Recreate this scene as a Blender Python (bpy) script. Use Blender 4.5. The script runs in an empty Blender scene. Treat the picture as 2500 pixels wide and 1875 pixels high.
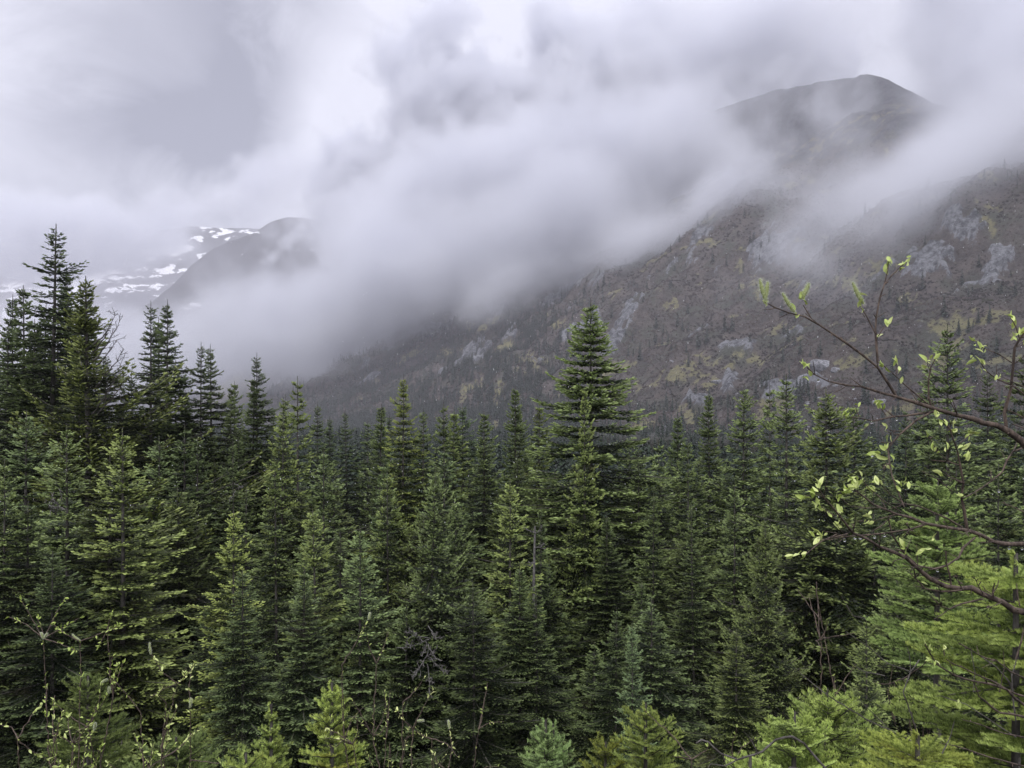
import bpy, math, random
import numpy as np
from mathutils import Vector, Matrix

SEED = 7
rng = np.random.default_rng(SEED)
random.seed(SEED)
sc = bpy.context.scene
COL = sc.collection
R = math.radians

# ------------------------------------------------------------------ camera
# level camera with a vertical shift: tree stems stay parallel, horizon a little under the middle
F = 1944.0            # focal length in pixels of a 2500 px wide frame
CX, HY = 1250.0, 1050.0
cam_d = bpy.data.cameras.new("camera")
cam = bpy.data.objects.new("camera", cam_d)
COL.objects.link(cam)
cam.location = (0, 0, 0)
cam.rotation_euler = (R(90), 0, 0)
cam_d.sensor_width = 36.0
cam_d.lens = 36.0 * F / 2500.0
cam_d.shift_y = (HY - 937.5) / 2500.0
cam_d.clip_start = 0.1
cam_d.clip_end = 30000
sc.camera = cam


def P(px, py, D):
    """world point at depth D metres seen in direction of photo pixel (px, py)"""
    return Vector(((px - CX) / F * D, D, -(py - HY) / F * D))


# ------------------------------------------------------------------ world: Nishita light under an overcast deck
sun_el, sun_rot = R(48), R(200)
world = bpy.data.worlds.new("World")
sc.world = world
world.use_nodes = True
nt = world.node_tree
nt.nodes.clear()


class NT:
    """tiny node-tree writer"""
    def __init__(s, nt): s.nt = nt
    def n(s, t, **kw):
        nd = s.nt.nodes.new(t)
        for k, v in kw.items():
            if k == 'inp':
                for kk, vv in v.items():
                    if isinstance(vv, bpy.types.NodeSocket): s.nt.links.new(vv, nd.inputs[kk])
                    else: nd.inputs[kk].default_value = vv
            else: setattr(nd, k, v)
        return nd
    def m(s, op, a, b=None, c=None, clamp=False):
        nd = s.nt.nodes.new('ShaderNodeMath'); nd.operation = op; nd.use_clamp = clamp
        for i, v in enumerate((a, b, c)):
            if v is None: continue
            if isinstance(v, bpy.types.NodeSocket): s.nt.links.new(v, nd.inputs[i])
            else: nd.inputs[i].default_value = v
        return nd.outputs[0]
    def noise(s, vec, scale, detail=4, rough=.55, dist=0.0, lac=2.0):
        nd = s.n('ShaderNodeTexNoise', inp={'Scale': scale, 'Detail': detail, 'Roughness': rough, 'Distortion': dist, 'Lacunarity': lac})
        s.nt.links.new(vec, nd.inputs['Vector'])
        return nd.outputs['Fac']
    def ramp(s, fac, a, b, lo=0., hi=1., smooth=True):
        nd = s.n('ShaderNodeMapRange', inp={'From Min': a, 'From Max': b, 'To Min': lo, 'To Max': hi})
        if smooth: nd.interpolation_type = 'SMOOTHSTEP'
        s.nt.links.new(fac, nd.inputs['Value'])
        return nd.outputs[0]
    def mix(s, fac, a, b):
        nd = s.n('ShaderNodeMix'); nd.data_type = 'RGBA'
        for k, v in ((0, fac), (6, a), (7, b)):
            if isinstance(v, bpy.types.NodeSocket): s.nt.links.new(v, nd.inputs[k])
            else: nd.inputs[k].default_value = v if k == 0 else (*v, 1) if len(v) == 3 else v
        return nd.outputs[2]


w = NT(nt)
tc = w.n('ShaderNodeTexCoord')
mp = w.n('ShaderNodeMapping'); mp.inputs['Scale'].default_value = (1, 1, 1.6)
nt.links.new(tc.outputs['Generated'], mp.inputs['Vector'])
V = mp.outputs[0]
sep = w.n('ShaderNodeSeparateXYZ', inp={0: tc.outputs['Generated']})
n1 = w.noise(V, 2.3, 5, .55, .35)
n2 = w.noise(V, 5.5, 8, .62, .8)


def lobe(px, py, ax, ay, k):
    """a cloud mass of the overcast deck, centred on one sky direction"""
    d = P(px, py, 1.0).normalized()
    vm = w.n('ShaderNodeVectorMath', operation='SUBTRACT', inp={0: tc.outputs['Generated'], 1: tuple(d)})
    vs = w.n('ShaderNodeVectorMath', operation='MULTIPLY', inp={0: vm.outputs[0], 1: (1 / ax, 1 / ax, 1 / ay)})
    ln = w.n('ShaderNodeVectorMath', operation='LENGTH', inp={0: vs.outputs[0]})
    wob = w.m('MULTIPLY_ADD', w.m('SUBTRACT', n2, .5), 2.0, ln.outputs['Value'])
    return w.m('MULTIPLY', w.m('SUBTRACT', 1.0, w.ramp(wob, .30, 1.30)), k)


dark = w.ramp(n1, .40, .70, 0, .22)
for a in ((520, 170, .19, .13, .72), (330, 400, .22, .08, .3), (700, 40, .12, .08, .3), (640, 330, .10, .08, .3), (1800, 330, .35, .14, .3), (180, 560, .3, .05, .2)):
    dark = w.m('ADD', dark, lobe(*a))
dark = w.m('SUBTRACT', dark, lobe(830, 300, .10, .17, .8))
dark = w.m('SUBTRACT', dark, lobe(1330, 70, .16, .09, .8))
dark = w.m('ADD', dark, w.m('MULTIPLY', w.m('SUBTRACT', n2, .5), .9), clamp=True)
deck = w.mix(dark, (.81, .81, .92), (.33, .335, .41))
zen = w.ramp(sep.outputs['Z'], .40, 1.0, 1.0, 1.65)
bg1 = w.n('ShaderNodeBackground', inp={'Color': deck, 'Strength': zen})
sky = w.n('ShaderNodeTexSky')
sky.sky_type = 'NISHITA'; sky.sun_disc = False
sky.sun_elevation = sun_el; sky.sun_rotation = sun_rot
bg2 = w.n('ShaderNodeBackground', inp={'Color': sky.outputs[0], 'Strength': .1})
mx = w.n('ShaderNodeMixShader', inp={0: .9})   # the overcast deck covers nine tenths of the blue
nt.links.new(bg2.outputs[0], mx.inputs[1]); nt.links.new(bg1.outputs[0], mx.inputs[2])
out = w.n('ShaderNodeOutputWorld')
nt.links.new(mx.outputs[0], out.inputs[0])

sl = bpy.data.lights.new("sun", 'SUN')
sl.energy = 1.5; sl.angle = R(25); sl.color = (1, .97, .93)
sun = bpy.data.objects.new("sun", sl); COL.objects.link(sun)
# direction to the sun: rotation 0 = +Y, clockwise from above
sd = Vector((math.sin(sun_rot) * math.cos(sun_el), math.cos(sun_rot) * math.cos(sun_el), math.sin(sun_el)))
sun.rotation_euler = sd.to_track_quat('Z', 'Y').to_euler()
sun.location = sd * 50

vs = sc.view_settings
vs.view_transform = 'Standard'; vs.look = 'None'; vs.gamma = 1; vs.exposure = 0.3; vs.use_curve_mapping = False
cy = sc.cycles
cy.max_bounces = 7; cy.diffuse_bounces = 3; cy.glossy_bounces = 2; cy.transmission_bounces = 3; cy.transparent_max_bounces = 8
cy.volume_bounces = 6
cy.volume_step_rate = 1.0; cy.volume_max_steps = 256
cy.use_fast_gi = False
cy.sample_clamp_indirect = 4


# ------------------------------------------------------------------ helpers
def tag(o, label=None, cat=None, group=None, kind=None):
    if label: o['label'] = label
    if cat: o['category'] = cat
    if group: o['group'] = group
    if kind: o['kind'] = kind
    return o


def mesh_np(name, verts, faces, mats=None, mat_idx=None, attrs=None, smooth=False):
    """verts (n,3), faces (m,k) numpy -> mesh"""
    me = bpy.data.meshes.new(name)
    n, (m, k) = len(verts), faces.shape
    me.vertices.add(n); me.vertices.foreach_set('co', np.ascontiguousarray(verts, dtype=np.float32).ravel())
    me.loops.add(m * k); me.loops.foreach_set('vertex_index', np.ascontiguousarray(faces, dtype=np.int32).ravel())
    me.polygons.add(m); me.polygons.foreach_set('loop_start', np.arange(0, m * k, k, dtype=np.int32))
    for mt in mats or []: me.materials.append(mt)
    if mat_idx is not None: me.polygons.foreach_set('material_index', mat_idx.astype(np.int32))
    if smooth: me.polygons.foreach_set('use_smooth', np.ones(m, dtype=bool))
    for an, (dom, data) in (attrs or {}).items():
        at = me.attributes.new(an, 'FLOAT', dom); at.data.foreach_set('value', data.astype(np.float32))
    me.update(calc_edges=True)
    return me


def ob(name, me, parent=None, loc=None):
    o = bpy.data.objects.new(name, me); COL.objects.link(o)
    if parent: o.parent = parent
    if loc is not None: o.location = loc
    return o


_perm = np.random.default_rng(3).permutation(512)
_g2 = np.random.default_rng(5).normal(size=(512, 2)); _g2 /= np.linalg.norm(_g2, axis=1)[:, None]


def gn2(x, y, seed=0):
    """2D gradient noise, about -0.7..0.7"""
    xi = np.floor(x).astype(int); yi = np.floor(y).astype(int)
    xf = x - xi; yf = y - yi
    u = xf * xf * xf * (xf * (xf * 6 - 15) + 10); v = yf * yf * yf * (yf * (yf * 6 - 15) + 10)
    def g(a, b, dx, dy):
        h = _perm[(_perm[(a + seed * 17) & 511] + b) & 511]
        return _g2[h, 0] * dx + _g2[h, 1] * dy
    n00 = g(xi, yi, xf, yf); n10 = g(xi + 1, yi, xf - 1, yf); n01 = g(xi, yi + 1, xf, yf - 1); n11 = g(xi + 1, yi + 1, xf - 1, yf - 1)
    return (n00 * (1 - u) + n10 * u) * (1 - v) + (n01 * (1 - u) + n11 * u) * v


def fbm2(x, y, octv=5, gain=.5, seed=0, ridged=False):
    s = 0; a = 1
    for i in range(octv):
        n = gn2(x * 2 ** i, y * 2 ** i, seed + i)
        s = s + a * ((.5 - np.abs(n)) if ridged else n); a *= gain
    return s


def sstep(a, b, x):
    t = np.clip((x - a) / (b - a), 0, 1)
    return t * t * (3 - 2 * t)


def new_mat(name):
    m = bpy.data.materials.new(name); m.use_nodes = True
    m.node_tree.nodes.clear()
    return m, NT(m.node_tree)


def finish(m, t, color, rough=.8, spec=.3, normal=None, extra=None):
    b = t.n('ShaderNodeBsdfPrincipled')
    for k, v in (('Base Color', color), ('Roughness', rough), ('Specular IOR Level', spec), ('Normal', normal)):
        if v is None: continue
        if isinstance(v, bpy.types.NodeSocket): t.nt.links.new(v, b.inputs[k])
        else: b.inputs[k].default_value = (*v, 1) if k == 'Base Color' else v
    for k, v in (extra or {}).items():
        if isinstance(v, bpy.types.NodeSocket): t.nt.links.new(v, b.inputs[k])
        else: b.inputs[k].default_value = v
    o = t.n('ShaderNodeOutputMaterial')
    t.nt.links.new(b.outputs[0], o.inputs[0])
    return m

# ------------------------------------------------------------------ terrain
NX, NY = .804, .594            # horizontal normal of the mountain foot line, pointing up the slope


def hill_z(x, y):
    """height of valley floor + brushy mountainside (numpy)"""
    d = NX * x + NY * y - 430
    s = -NY * x + NX * y
    gull = fbm2(s / 210., d / 900. + 3, 4, .5, 11, True) * 44 - 20
    bumps = fbm2(s / 90., d / 90., 5, .55, 21) * 20 + fbm2(s / 300., d / 300., 2, .5, 5) * 45
    prof = np.where(d > 0, .50 * d + .00028 * d * d, .50 * d)
    # benches and cliffs
    prof = prof + 8 * np.sin(d / 47. + gn2(s / 160., d / 300., 4) * 3) * sstep(40, 200, d)
    prof = prof - 65 * sstep(520, 770, d) + 65 * sstep(775, 815, d)
    top = 900 + gn2(s / 260. + .3, 0 * s + .5, 9) * 45
    prof = np.where(d > top, .50 * top + .00028 * top * top - .10 * (d - top), prof)
    amp = sstep(-60, 120, d)
    z = prof + (gull + bumps) * amp
    lim = -6 + np.interp(s, [430, 600, 729, 846, 980, 1136, 1400, 2000], [395, 500, 610, 652, 668, 640, 610, 560]) + gn2(s / 160., d / 160., 8) * 16
    z = lim - 25 * np.logaddexp(0, (lim - z) / 25)
    # blend into valley floor
    floor = -10.5 + gn2(x / 40., y / 40., 2) * 1.6
    k = 14.
    dz = z - floor
    z = floor + k * np.logaddexp(0, dz / k) - k * .05
    # railway-side bank the camera looks from
    bank = -1.7 - .43 * np.maximum(y + 1.5, 0) + gn2(x / 5., y / 5., 6) * .35
    kk = .8
    hi = np.maximum(z, bank) ; 
    z = hi + kk * np.log1p(np.exp(-np.abs(z - bank) / kk))
    return z


def grid_mesh(name, xs, ys, zf, mat):
    X, Y = np.meshgrid(xs, ys)
    Z = zf(X, Y)
    v = np.stack([X, Y, Z], -1).reshape(-1, 3)
    ny, nx = X.shape
    i = (np.arange(ny - 1)[:, None] * nx + np.arange(nx - 1)[None]).ravel()
    f = np.stack([i, i + 1, i + nx + 1, i + nx], -1)
    return mesh_np(name, v, f, [mat], smooth=True)


def to_px(x, y, z):
    yy = np.maximum(y, 1.0)
    return CX + F * x / yy, HY - F * z / yy


# bare rock slabs and grassy patches of the slope, as ellipses (px, py, half length, half width, roll); they lie on the ground itself
SLABS = [(1535, 765, 42, 15, 58), (1500, 832, 48, 16, 62), (1872, 612, 48, 40, 20), (1935, 585, 32, 14, 25), (1950, 618, 34, 13, 35), (1890, 640, 22, 16, 40), (1145, 862, 42, 11, 50), (1178, 866, 30, 9, 50), (1060, 805, 42, 14, 18),
         (890, 888, 16, 9, 40), (1110, 740, 50, 20, 12), (1215, 745, 30, 26, 55), (1410, 812, 40, 14, 25), (2270, 640, 60, 35, 20), (2370, 560, 40, 26, 40), (1350, 735, 34, 10, 35), (1395, 700, 28, 9, 30),
         (2440, 640, 40, 26, 30), (2330, 545, 28, 30, 80), (1780, 935, 18, 20, 0), (1985, 940, 30, 12, 10), (1900, 960, 40, 18, 0), (1700, 985, 30, 16, 0), (1600, 1110, 70, 32, 8), (1800, 1120, 70, 34, 8), (1500, 1085, 50, 20, 8), (1455, 770, 12, 30, 20)]
MEADOWS = [(1642, 742, 24, 9, 10), (1672, 898, 55, 16, 22), (1705, 875, 26, 8, 25), (1850, 880, 30, 14, 10), (1790, 895, 14, 8, 20), (1300, 880, 18, 30, 70), (1160, 940, 24, 10, 30), (1132, 965, 9, 22, 0), (1218, 955, 9, 34, -10),
           (1090, 860, 26, 10, 10), (1235, 845, 22, 12, 10), (2330, 790, 55, 26, 15), (2420, 770, 40, 18, 10), (2340, 850, 34, 22, 40), (2150, 650, 40, 20, 10), (2060, 690, 34, 16, 0), (1930, 700, 24, 14, 30), (2300, 880, 60, 18, 10),
           (1680, 1010, 18, 34, 20), (1560, 1050, 40, 16, 20), (1740, 930, 40, 12, 10), (1880, 1000, 40, 24, 10), (2080, 880, 40, 12, 15), (1900, 800, 26, 8, 10), (2220, 730, 26, 9, 10), (1180, 1050, 40, 14, 10), (560, 935, 60, 10, 30), (2200, 1000, 40, 16, 0),
           (1560, 945, 24, 14, 30), (2440, 880, 40, 14, 10), (1000, 870, 24, 9, 20), (905, 930, 20, 6, 0), (1200, 780, 20, 8, 10)]


def blots(px, py, lst, seed, rag=.55):
    m = np.zeros_like(px)
    n = fbm2(px / 26., py / 17., 5, .62, seed) * rag * 2
    for (cx, cy_, a, b, r_) in lst:
        c, s = math.cos(R(r_)), math.sin(R(r_))
        u = ((px - cx) * c - (py - cy_) * s) / a; v = ((px - cx) * s + (py - cy_) * c) / b
        m = np.maximum(m, 1 - np.sqrt(u * u + v * v) * .8 + n)
    return sstep(.12, .32, m)


def slope_masks(x, y, z):
    """rock and grass cover of the mountainside, 0..1"""
    px, py = to_px(x, y, z)
    s = -NY * x + NX * y; d = NX * x + NY * y - 430
    rock = blots(px, py, SLABS, 50, .4)
    cl = sstep(335, 420, z + fbm2(s / 60., d / 60., 4, .6, 61) * 70)
    rock = np.maximum(rock, cl)
    fl = fbm2(s / 70., d / 50., 5, .6, 71)
    rock = np.maximum(rock, sstep(.42, .58, fl) * sstep(60, 200, d) * .9)
    gr = blots(px, py, MEADOWS, 80, .6)
    g2 = fbm2(s / 55., d / 34., 5, .62, 91)
    gr = np.maximum(gr, sstep(.34, .56, g2) * sstep(20, 90, d) * sstep(420, 330, z))
    return rock, gr * (1 - rock)


# -- ground materials
mat_hill, t = new_mat("mountainside")
geo = t.n('ShaderNodeNewGeometry'); pos = geo.outputs['Position']
mpn = t.n('ShaderNodeMapping', inp={'Vector': pos}); mpn.inputs['Scale'].default_value = (1, 1, .6)
p2 = mpn.outputs[0]
brush = t.mix(t.ramp(t.noise(p2, .06, 8, .75), .38, .62), (.055, .046, .042), (.115, .095, .083))
brush = t.mix(t.ramp(t.noise(p2, .022, 5, .65), .45, .65), brush, (.062, .066, .048))
grass = t.mix(t.noise(p2, .25, 5, .7), (.11, .105, .055), (.27, .25, .12))
gatt = t.n('ShaderNodeAttribute', attribute_name='grass').outputs['Fac']
ratt = t.n('ShaderNodeAttribute', attribute_name='rock').outputs['Fac']
fine = t.m('SUBTRACT', t.noise(p2, .13, 8, .76), .5)
gm = t.ramp(t.m('MULTIPLY_ADD', fine, 4.2, gatt), .35, 1.0)
zz = t.n('ShaderNodeSeparateXYZ', inp={0: pos}).outputs['Z']
c = t.mix(gm, brush, grass)
nz = t.n('ShaderNodeSeparateXYZ', inp={0: geo.outputs['Normal']}).outputs['Z']
rockc = t.mix(t.ramp(t.noise(p2, .15, 8, .78), .38, .60), (.05, .053, .06), (.24, .245, .26))
mps = t.n('ShaderNodeMapping', inp={'Vector': pos}); mps.inputs['Scale'].default_value = (1, 1, .12)
streak = t.ramp(t.noise(mps.outputs[0], .07, 6, .65), .52, .60)
hi_rock = t.ramp(t.m('ADD', zz, t.m('MULTIPLY', t.noise(p2, .012, 4), 120)), 430, 520)
rm = t.ramp(t.m('MULTIPLY_ADD', fine, 2.6, ratt), .35, .6)
rockc = t.mix(t.m('MULTIPLY', t.ramp(zz, 300, 380), .75), rockc, (.045, .045, .052))
cliffc = t.mix(t.m('MULTIPLY', streak, t.m('MULTIPLY', t.ramp(zz, 330, 400), t.ramp(zz, 520, 470))), rockc, (.17, .155, .105))

c = t.mix(rm, c, cliffc)
# nearer valley floor: dark needle litter and moss
duff = t.mix(t.noise(pos, .8, 6, .7), (.022, .018, .012), (.045, .05, .02))
ysep = t.n('ShaderNodeSeparateXYZ', inp={0: pos}).outputs['Y']
c = t.mix(t.ramp(zz, 5, -6), c, duff)
bmp = t.n('ShaderNodeBump', inp={'Strength': 1.0, 'Distance': 6.0, 'Height': t.noise(pos, .12, 9, .75)})
finish(mat_hill, t, c, .9, .2, bmp.outputs[0])

# graded grid: fine near, coarse far
def graded(a, b, n, c0=0., k=2.2):
    u = np.linspace(-1, 1, n)
    return u


xs = np.concatenate([np.linspace(-2600, -900, 60, endpoint=False), np.linspace(-900, -60, 150, endpoint=False),
                     np.linspace(-60, 60, 150, endpoint=False), np.linspace(60, 1200, 210, endpoint=False), np.linspace(1200, 2600, 60)])
ys = np.concatenate([np.linspace(-40, 70, 130, endpoint=False), np.linspace(70, 1800, 370, endpoint=False), np.linspace(1800, 4200, 130)])
hill = ob("mountainside", grid_mesh("mountainside", xs, ys, hill_z, mat_hill))
_X, _Y = np.meshgrid(xs, ys)
_co = np.empty(len(hill.data.vertices) * 3, np.float32); hill.data.vertices.foreach_get('co', _co); _co = _co.reshape(-1, 3).astype(float)
_rk, _gs = slope_masks(_co[:, 0], _co[:, 1], _co[:, 2])
for _n, _d in (('rock', _rk), ('grass', _gs)):
    hill.data.attributes.new(_n, 'FLOAT', 'POINT').data.foreach_set('value', _d.astype(np.float32))
# the bare slabs stand proud of the brush and are broken by ledges
_s = -NY * _co[:, 0] + NX * _co[:, 1]
_co[:, 2] += _rk * (3.5 + fbm2(_s / 22., _co[:, 2] / 9., 4, .6, 131, True) * 5) * sstep(60, 200, _co[:, 1])
hill.data.vertices.foreach_set('co', _co.astype(np.float32).ravel())
hill.data.update()
tag(hill, "brown brushy mountainside with grass patches and grey rock rising into cloud", kind='structure')


def ridge(name, D, pts, foot_py, depth, mat, rough, seed, n=220, m=90):
    """a far ridge: its crest follows directions pts=(px,py), its face falls towards the viewer"""
    px = np.linspace(pts[0][0], pts[-1][0], n)
    py = np.interp(px, [p[0] for p in pts], [p[1] for p in pts])
    v = []
    for j in range(m):
        u = j / (m - 1)                 # 0 behind, .2 crest, 1 foot
        if u < .2: yy = D + (1 - u / .2) * depth * .5; drop = (1 - u / .2) * .5
        else: yy = D - (u - .2) / .8 * depth; drop = ((u - .2) / .8) ** .9
        zc = -(py - HY) / F * D
        zb = -(foot_py - HY) / F * D
        x = (px - CX) / F * D
        z = zc * (1 - drop) + zb * drop
        rel = np.minimum(drop * 4, 1)
        z = z + (fbm2(x / (depth * .25), np.full_like(x, yy) / (depth * .25), 6, .55, seed) * rough * (.12 + rel))
        v.append(np.stack([x, np.full_like(x, yy), z], -1))
    v = np.concatenate(v)
    i = (np.arange(m - 1)[:, None] * n + np.arange(n - 1)[None]).ravel()
    f = np.stack([i, i + n, i + n + 1, i + 1], -1)
    return ob(name, mesh_np(name, v, f, [mat], smooth=True))


def snow_mat(name, thr, sc_, rock):
    m_, t = new_mat(name)
    geo = t.n('ShaderNodeNewGeometry'); pos = geo.outputs['Position']
    mp = t.n('ShaderNodeMapping', inp={'Vector': pos}); mp.inputs['Scale'].default_value = (1, .25, 1.9)
    nn = t.noise(mp.outputs[0], sc_, 8, .62, .4)
    sm = t.ramp(nn, thr, thr + .02)
    rk = t.mix(t.noise(pos, sc_ * 6, 6, .7), rock, tuple(k * 1.7 for k in rock))
    c = t.mix(sm, rk, (.80, .80, .82))
    return finish(m_, t, c, .8, .2)


mat_r1 = snow_mat("rock_dusted", .64, .006, (.030, .029, .033))
mat_r2 = snow_mat("snowfields", .53, .0055, (.085, .085, .095))
fr = ridge("far_ridge", 3300, [(300, 860), (380, 740), (420, 697), (470, 645), (520, 606), (565, 585), (618, 568), (636, 556), (660, 540), (700, 528), (740, 530), (800, 540), (1000, 520), (1400, 420)],
           1040, 1300, mat_r1, 22, 31)
tag(fr, "dark rounded ridge with thin snow streaks behind the mist", kind='structure')
sm_ = ridge("snow_mountain", 6200, [(-500, 640), (-100, 650), (60, 640), (200, 610), (320, 590), (400, 560), (470, 552), (540, 556), (700, 560), (1100, 560)],
            1010, 2600, mat_r2, 130, 41)
tag(sm_, "farthest mountain, patched with snow, half lost in cloud", kind='structure')


def hit(px, py, d0=60, d1=2600):
    """point of the mountainside seen in direction (px,py)"""
    D = np.arange(d0, d1, 3.0)
    x = (px - CX) / F * D; z = -(py - HY) / F * D
    h = hill_z(x, D)
    k = np.nonzero(h > z)[0]
    if len(k) == 0: return None
    D = D[k[0]]
    return Vector(((px - CX) / F * D, D, -(py - HY) / F * D))


# ------------------------------------------------------------------ leafless brush, scrub conifers and boulders of the slope
def scatter_obj(name, pts, scl, rot, protos, label, mat=None):
    """many small alike things nobody could count, one object: instances on points"""
    me = bpy.data.meshes.new(name)
    me.vertices.add(len(pts)); me.vertices.foreach_set('co', np.asarray(pts, np.float32).ravel())
    me.attributes.new('scl', 'FLOAT', 'POINT').data.foreach_set('value', np.asarray(scl, np.float32))
    me.attributes.new('rot', 'FLOAT', 'POINT').data.foreach_set('value', np.asarray(rot, np.float32))
    o = ob(name, me)
    ng = bpy.data.node_groups.new(name, 'GeometryNodeTree')
    ng.interface.new_socket("Geometry", in_out='INPUT', socket_type='NodeSocketGeometry')
    ng.interface.new_socket("Geometry", in_out='OUTPUT', socket_type='NodeSocketGeometry')
    t = NT(ng)
    gi = t.n('NodeGroupInput'); go = t.n('NodeGroupOutput')
    join = None
    def named(a):
        nd = t.n('GeometryNodeInputNamedAttribute'); nd.data_type = 'FLOAT'; nd.inputs[0].default_value = a
        return nd.outputs[0]
    jn = t.n('GeometryNodeJoinGeometry')
    rnd = t.n('FunctionNodeRandomValue'); rnd.data_type = 'INT'
    rnd.inputs[4].default_value = 0; rnd.inputs[5].default_value = len(protos) - 1
    for k, pm in enumerate(protos):
        po = bpy.data.objects.new(name + "_form", pm)       # not linked to the scene: only its mesh is used
        oi = t.n('GeometryNodeObjectInfo'); oi.inputs[0].default_value = po
        cmpn = t.n('FunctionNodeCompare'); cmpn.data_type = 'INT'; cmpn.operation = 'EQUAL'
        ng.links.new(rnd.outputs[2], cmpn.inputs[2]); cmpn.inputs[3].default_value = k
        ip = t.n('GeometryNodeInstanceOnPoints')
        ng.links.new(gi.outputs[0], ip.inputs['Points']); ng.links.new(cmpn.outputs[0], ip.inputs['Selection'])
        ng.links.new(oi.outputs['Geometry'], ip.inputs['Instance'])
        cx = t.n('ShaderNodeCombineXYZ', inp={2: named('rot')})
        ng.links.new(cx.outputs[0], ip.inputs['Rotation'])
        sc_ = t.n('ShaderNodeCombineXYZ', inp={0: named('scl'), 1: named('scl'), 2: named('scl')})
        ng.links.new(sc_.outputs[0], ip.inputs['Scale'])
        ng.links.new(ip.outputs[0], jn.inputs[0])
    ng.links.new(jn.outputs[0], go.inputs[0])
    md = o.modifiers.new("scatter", 'NODES'); md.node_group = ng
    tag(o, label, kind='stuff')
    return o


mat_brush, t = new_mat("leafless_brush")
g = t.n('ShaderNodeNewGeometry').outputs['Position']
c = t.mix(t.ramp(t.noise(g, .012, 6, .68), .42, .58), (.045, .036, .033), (.135, .108, .094))
c = t.mix(t.ramp(t.noise(g, .045, 4, .6), .55, .68), c, (.085, .090, .055))
finish(mat_brush, t, c, .9, .15)


def brush_mesh(seed, n=46):
    r = np.random.default_rng(seed)
    v = []
    for i in range(n):
        a = r.uniform(0, 6.28); e = r.uniform(.15, 1.4); L = r.uniform(.5, 1.0)
        d = np.array([math.cos(a) * math.cos(e), math.sin(a) * math.cos(e), math.sin(e)])
        b = np.array([math.cos(a + 2) * .25, math.sin(a + 2) * .25, 0]) * r.uniform(0, 1)
        p = b + d * L * .55; q = b + d * L
        s_ = r.normal(size=3); s_ /= np.linalg.norm(s_); w_ = r.uniform(.05, .13)
        v += [p - s_ * w_, p + s_ * w_, q, b, p + s_ * .05, p - s_ * .05]
    v = np.array(v)
    return mesh_np("brush_form", v, np.arange(len(v)).reshape(-1, 3), [mat_brush])


def slope_points(n, seed, d0, d1, az0=-.45, az1=.75):
    r = np.random.default_rng(seed)
    az = r.uniform(az0, az1, n); D = np.exp(r.uniform(math.log(d0), math.log(d1), n))
    x = az * D
    z = hill_z(x, D)
    return x, D, z, r


x, y, z, r = slope_points(230000, 101, 120, 1500)
rk, gs = slope_masks(x, y, z)
dd_ = NX * x + NY * y - 430
k = (r.uniform(0, 1, len(x)) > np.maximum(rk * .97, gs * .62)) & (y > 120) & (z < 400 + 40 * fbm2(x / 60., y / 60., 3, .5, 3))
x, y, z = x[k], y[k], z[k]
scatter_obj("hillside_brush", np.stack([x, y, z - .2], -1), r.uniform(.7, 2.3, len(x)) ** 1.2 * np.clip(y / 700, .5, 1.3), r.uniform(0, 6.28, len(x)),
            [brush_mesh(s_) for s_ in range(4)], "brown leafless alder brush all over the mountainside")


# boulders at the slope's foot and an outcrop
mat_rock, t = new_mat("grey_boulder")
g = t.n('ShaderNodeNewGeometry').outputs['Position']
n_ = t.noise(g, .7, 8, .7)
finish(mat_rock, t, t.mix(t.ramp(n_, .35, .65), (.10, .105, .115), (.32, .32, .34)), .85, .3, t.n('ShaderNodeBump', inp={'Strength': .8, 'Distance': .6, 'Height': n_}).outputs[0])


def boulder_mesh(seed, flat=.7):
    r = np.random.default_rng(seed)
    import bmesh
    bm = bmesh.new(); bmesh.ops.create_icosphere(bm, subdivisions=3, radius=1)
    cuts = [r.normal(size=3) for _ in range(9)]
    for v in bm.verts:
        p = np.array(v.co)
        for c_ in cuts:
            c2 = c_ / np.linalg.norm(c_); d_ = p @ c2
            if d_ > .62: p = p - c2 * (d_ - .62) * .9
        p = p * (1 + .05 * math.sin(p[0] * 7 + seed) * math.cos(p[1] * 6))
        v.co = (p[0] * 1.2, p[1], p[2] * flat)
    me = bpy.data.meshes.new("boulder"); bm.to_mesh(me); bm.free(); me.materials.append(mat_rock)
    return me


BOULD = [boulder_mesh(k, .6 + .1 * (k % 3)) for k in range(5)]
for i, (px, py, w_, lb) in enumerate([(2010, 893, 30, "rounded grey outcrop with dark bands above the willow's leafy twig tip"), (2040, 905, 14, "smaller grey boulder leaning on the banded outcrop's right side"),
                                      (1968, 925, 20, "pale grey boulder low on the slope left of the banded outcrop"), (1752, 935, 16, "pale boulder in the yellow grass above the pencil-slim fir"),
                                      (2150, 985, 22, "grey boulder on the slope behind the upper willow branch"), (1640, 885, 6, "tiny upright pale stone beside the largest yellow grass patch")]):
    p = hit(px, py)
    s_ = w_ / F * p.y
    if 1:
        q = ob("boulder", BOULD[i % 5], None, p); q.scale = (s_, s_, s_ * (2.2 if w_ == 6 else 1.15 if i == 0 else 1)); tag(q, lb, "boulder", "single boulders on the slope")
rb = np.random.default_rng(9)
bp = []
for (cx, cy_, sx, sy, n) in ((1600, 1105, 60, 22, 500), (1840, 1110, 60, 25, 400), (1500, 1080, 40, 15, 160), (1960, 1000, 60, 25, 130), (1740, 960, 40, 16, 60)):
    for i in range(n // 2):
        p = hit(cx + rb.normal() * sx, cy_ + rb.normal() * sy)
        if p is not None and p.y < 900: bp.append(p)
scatter_obj("boulder_field", np.array(bp) - np.array([0, 0, .3]), rb.uniform(.6, 2.2, len(bp)), rb.uniform(0, 6.28, len(bp)), BOULD, "grey boulder field at the foot of the slope behind the firs")

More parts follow.
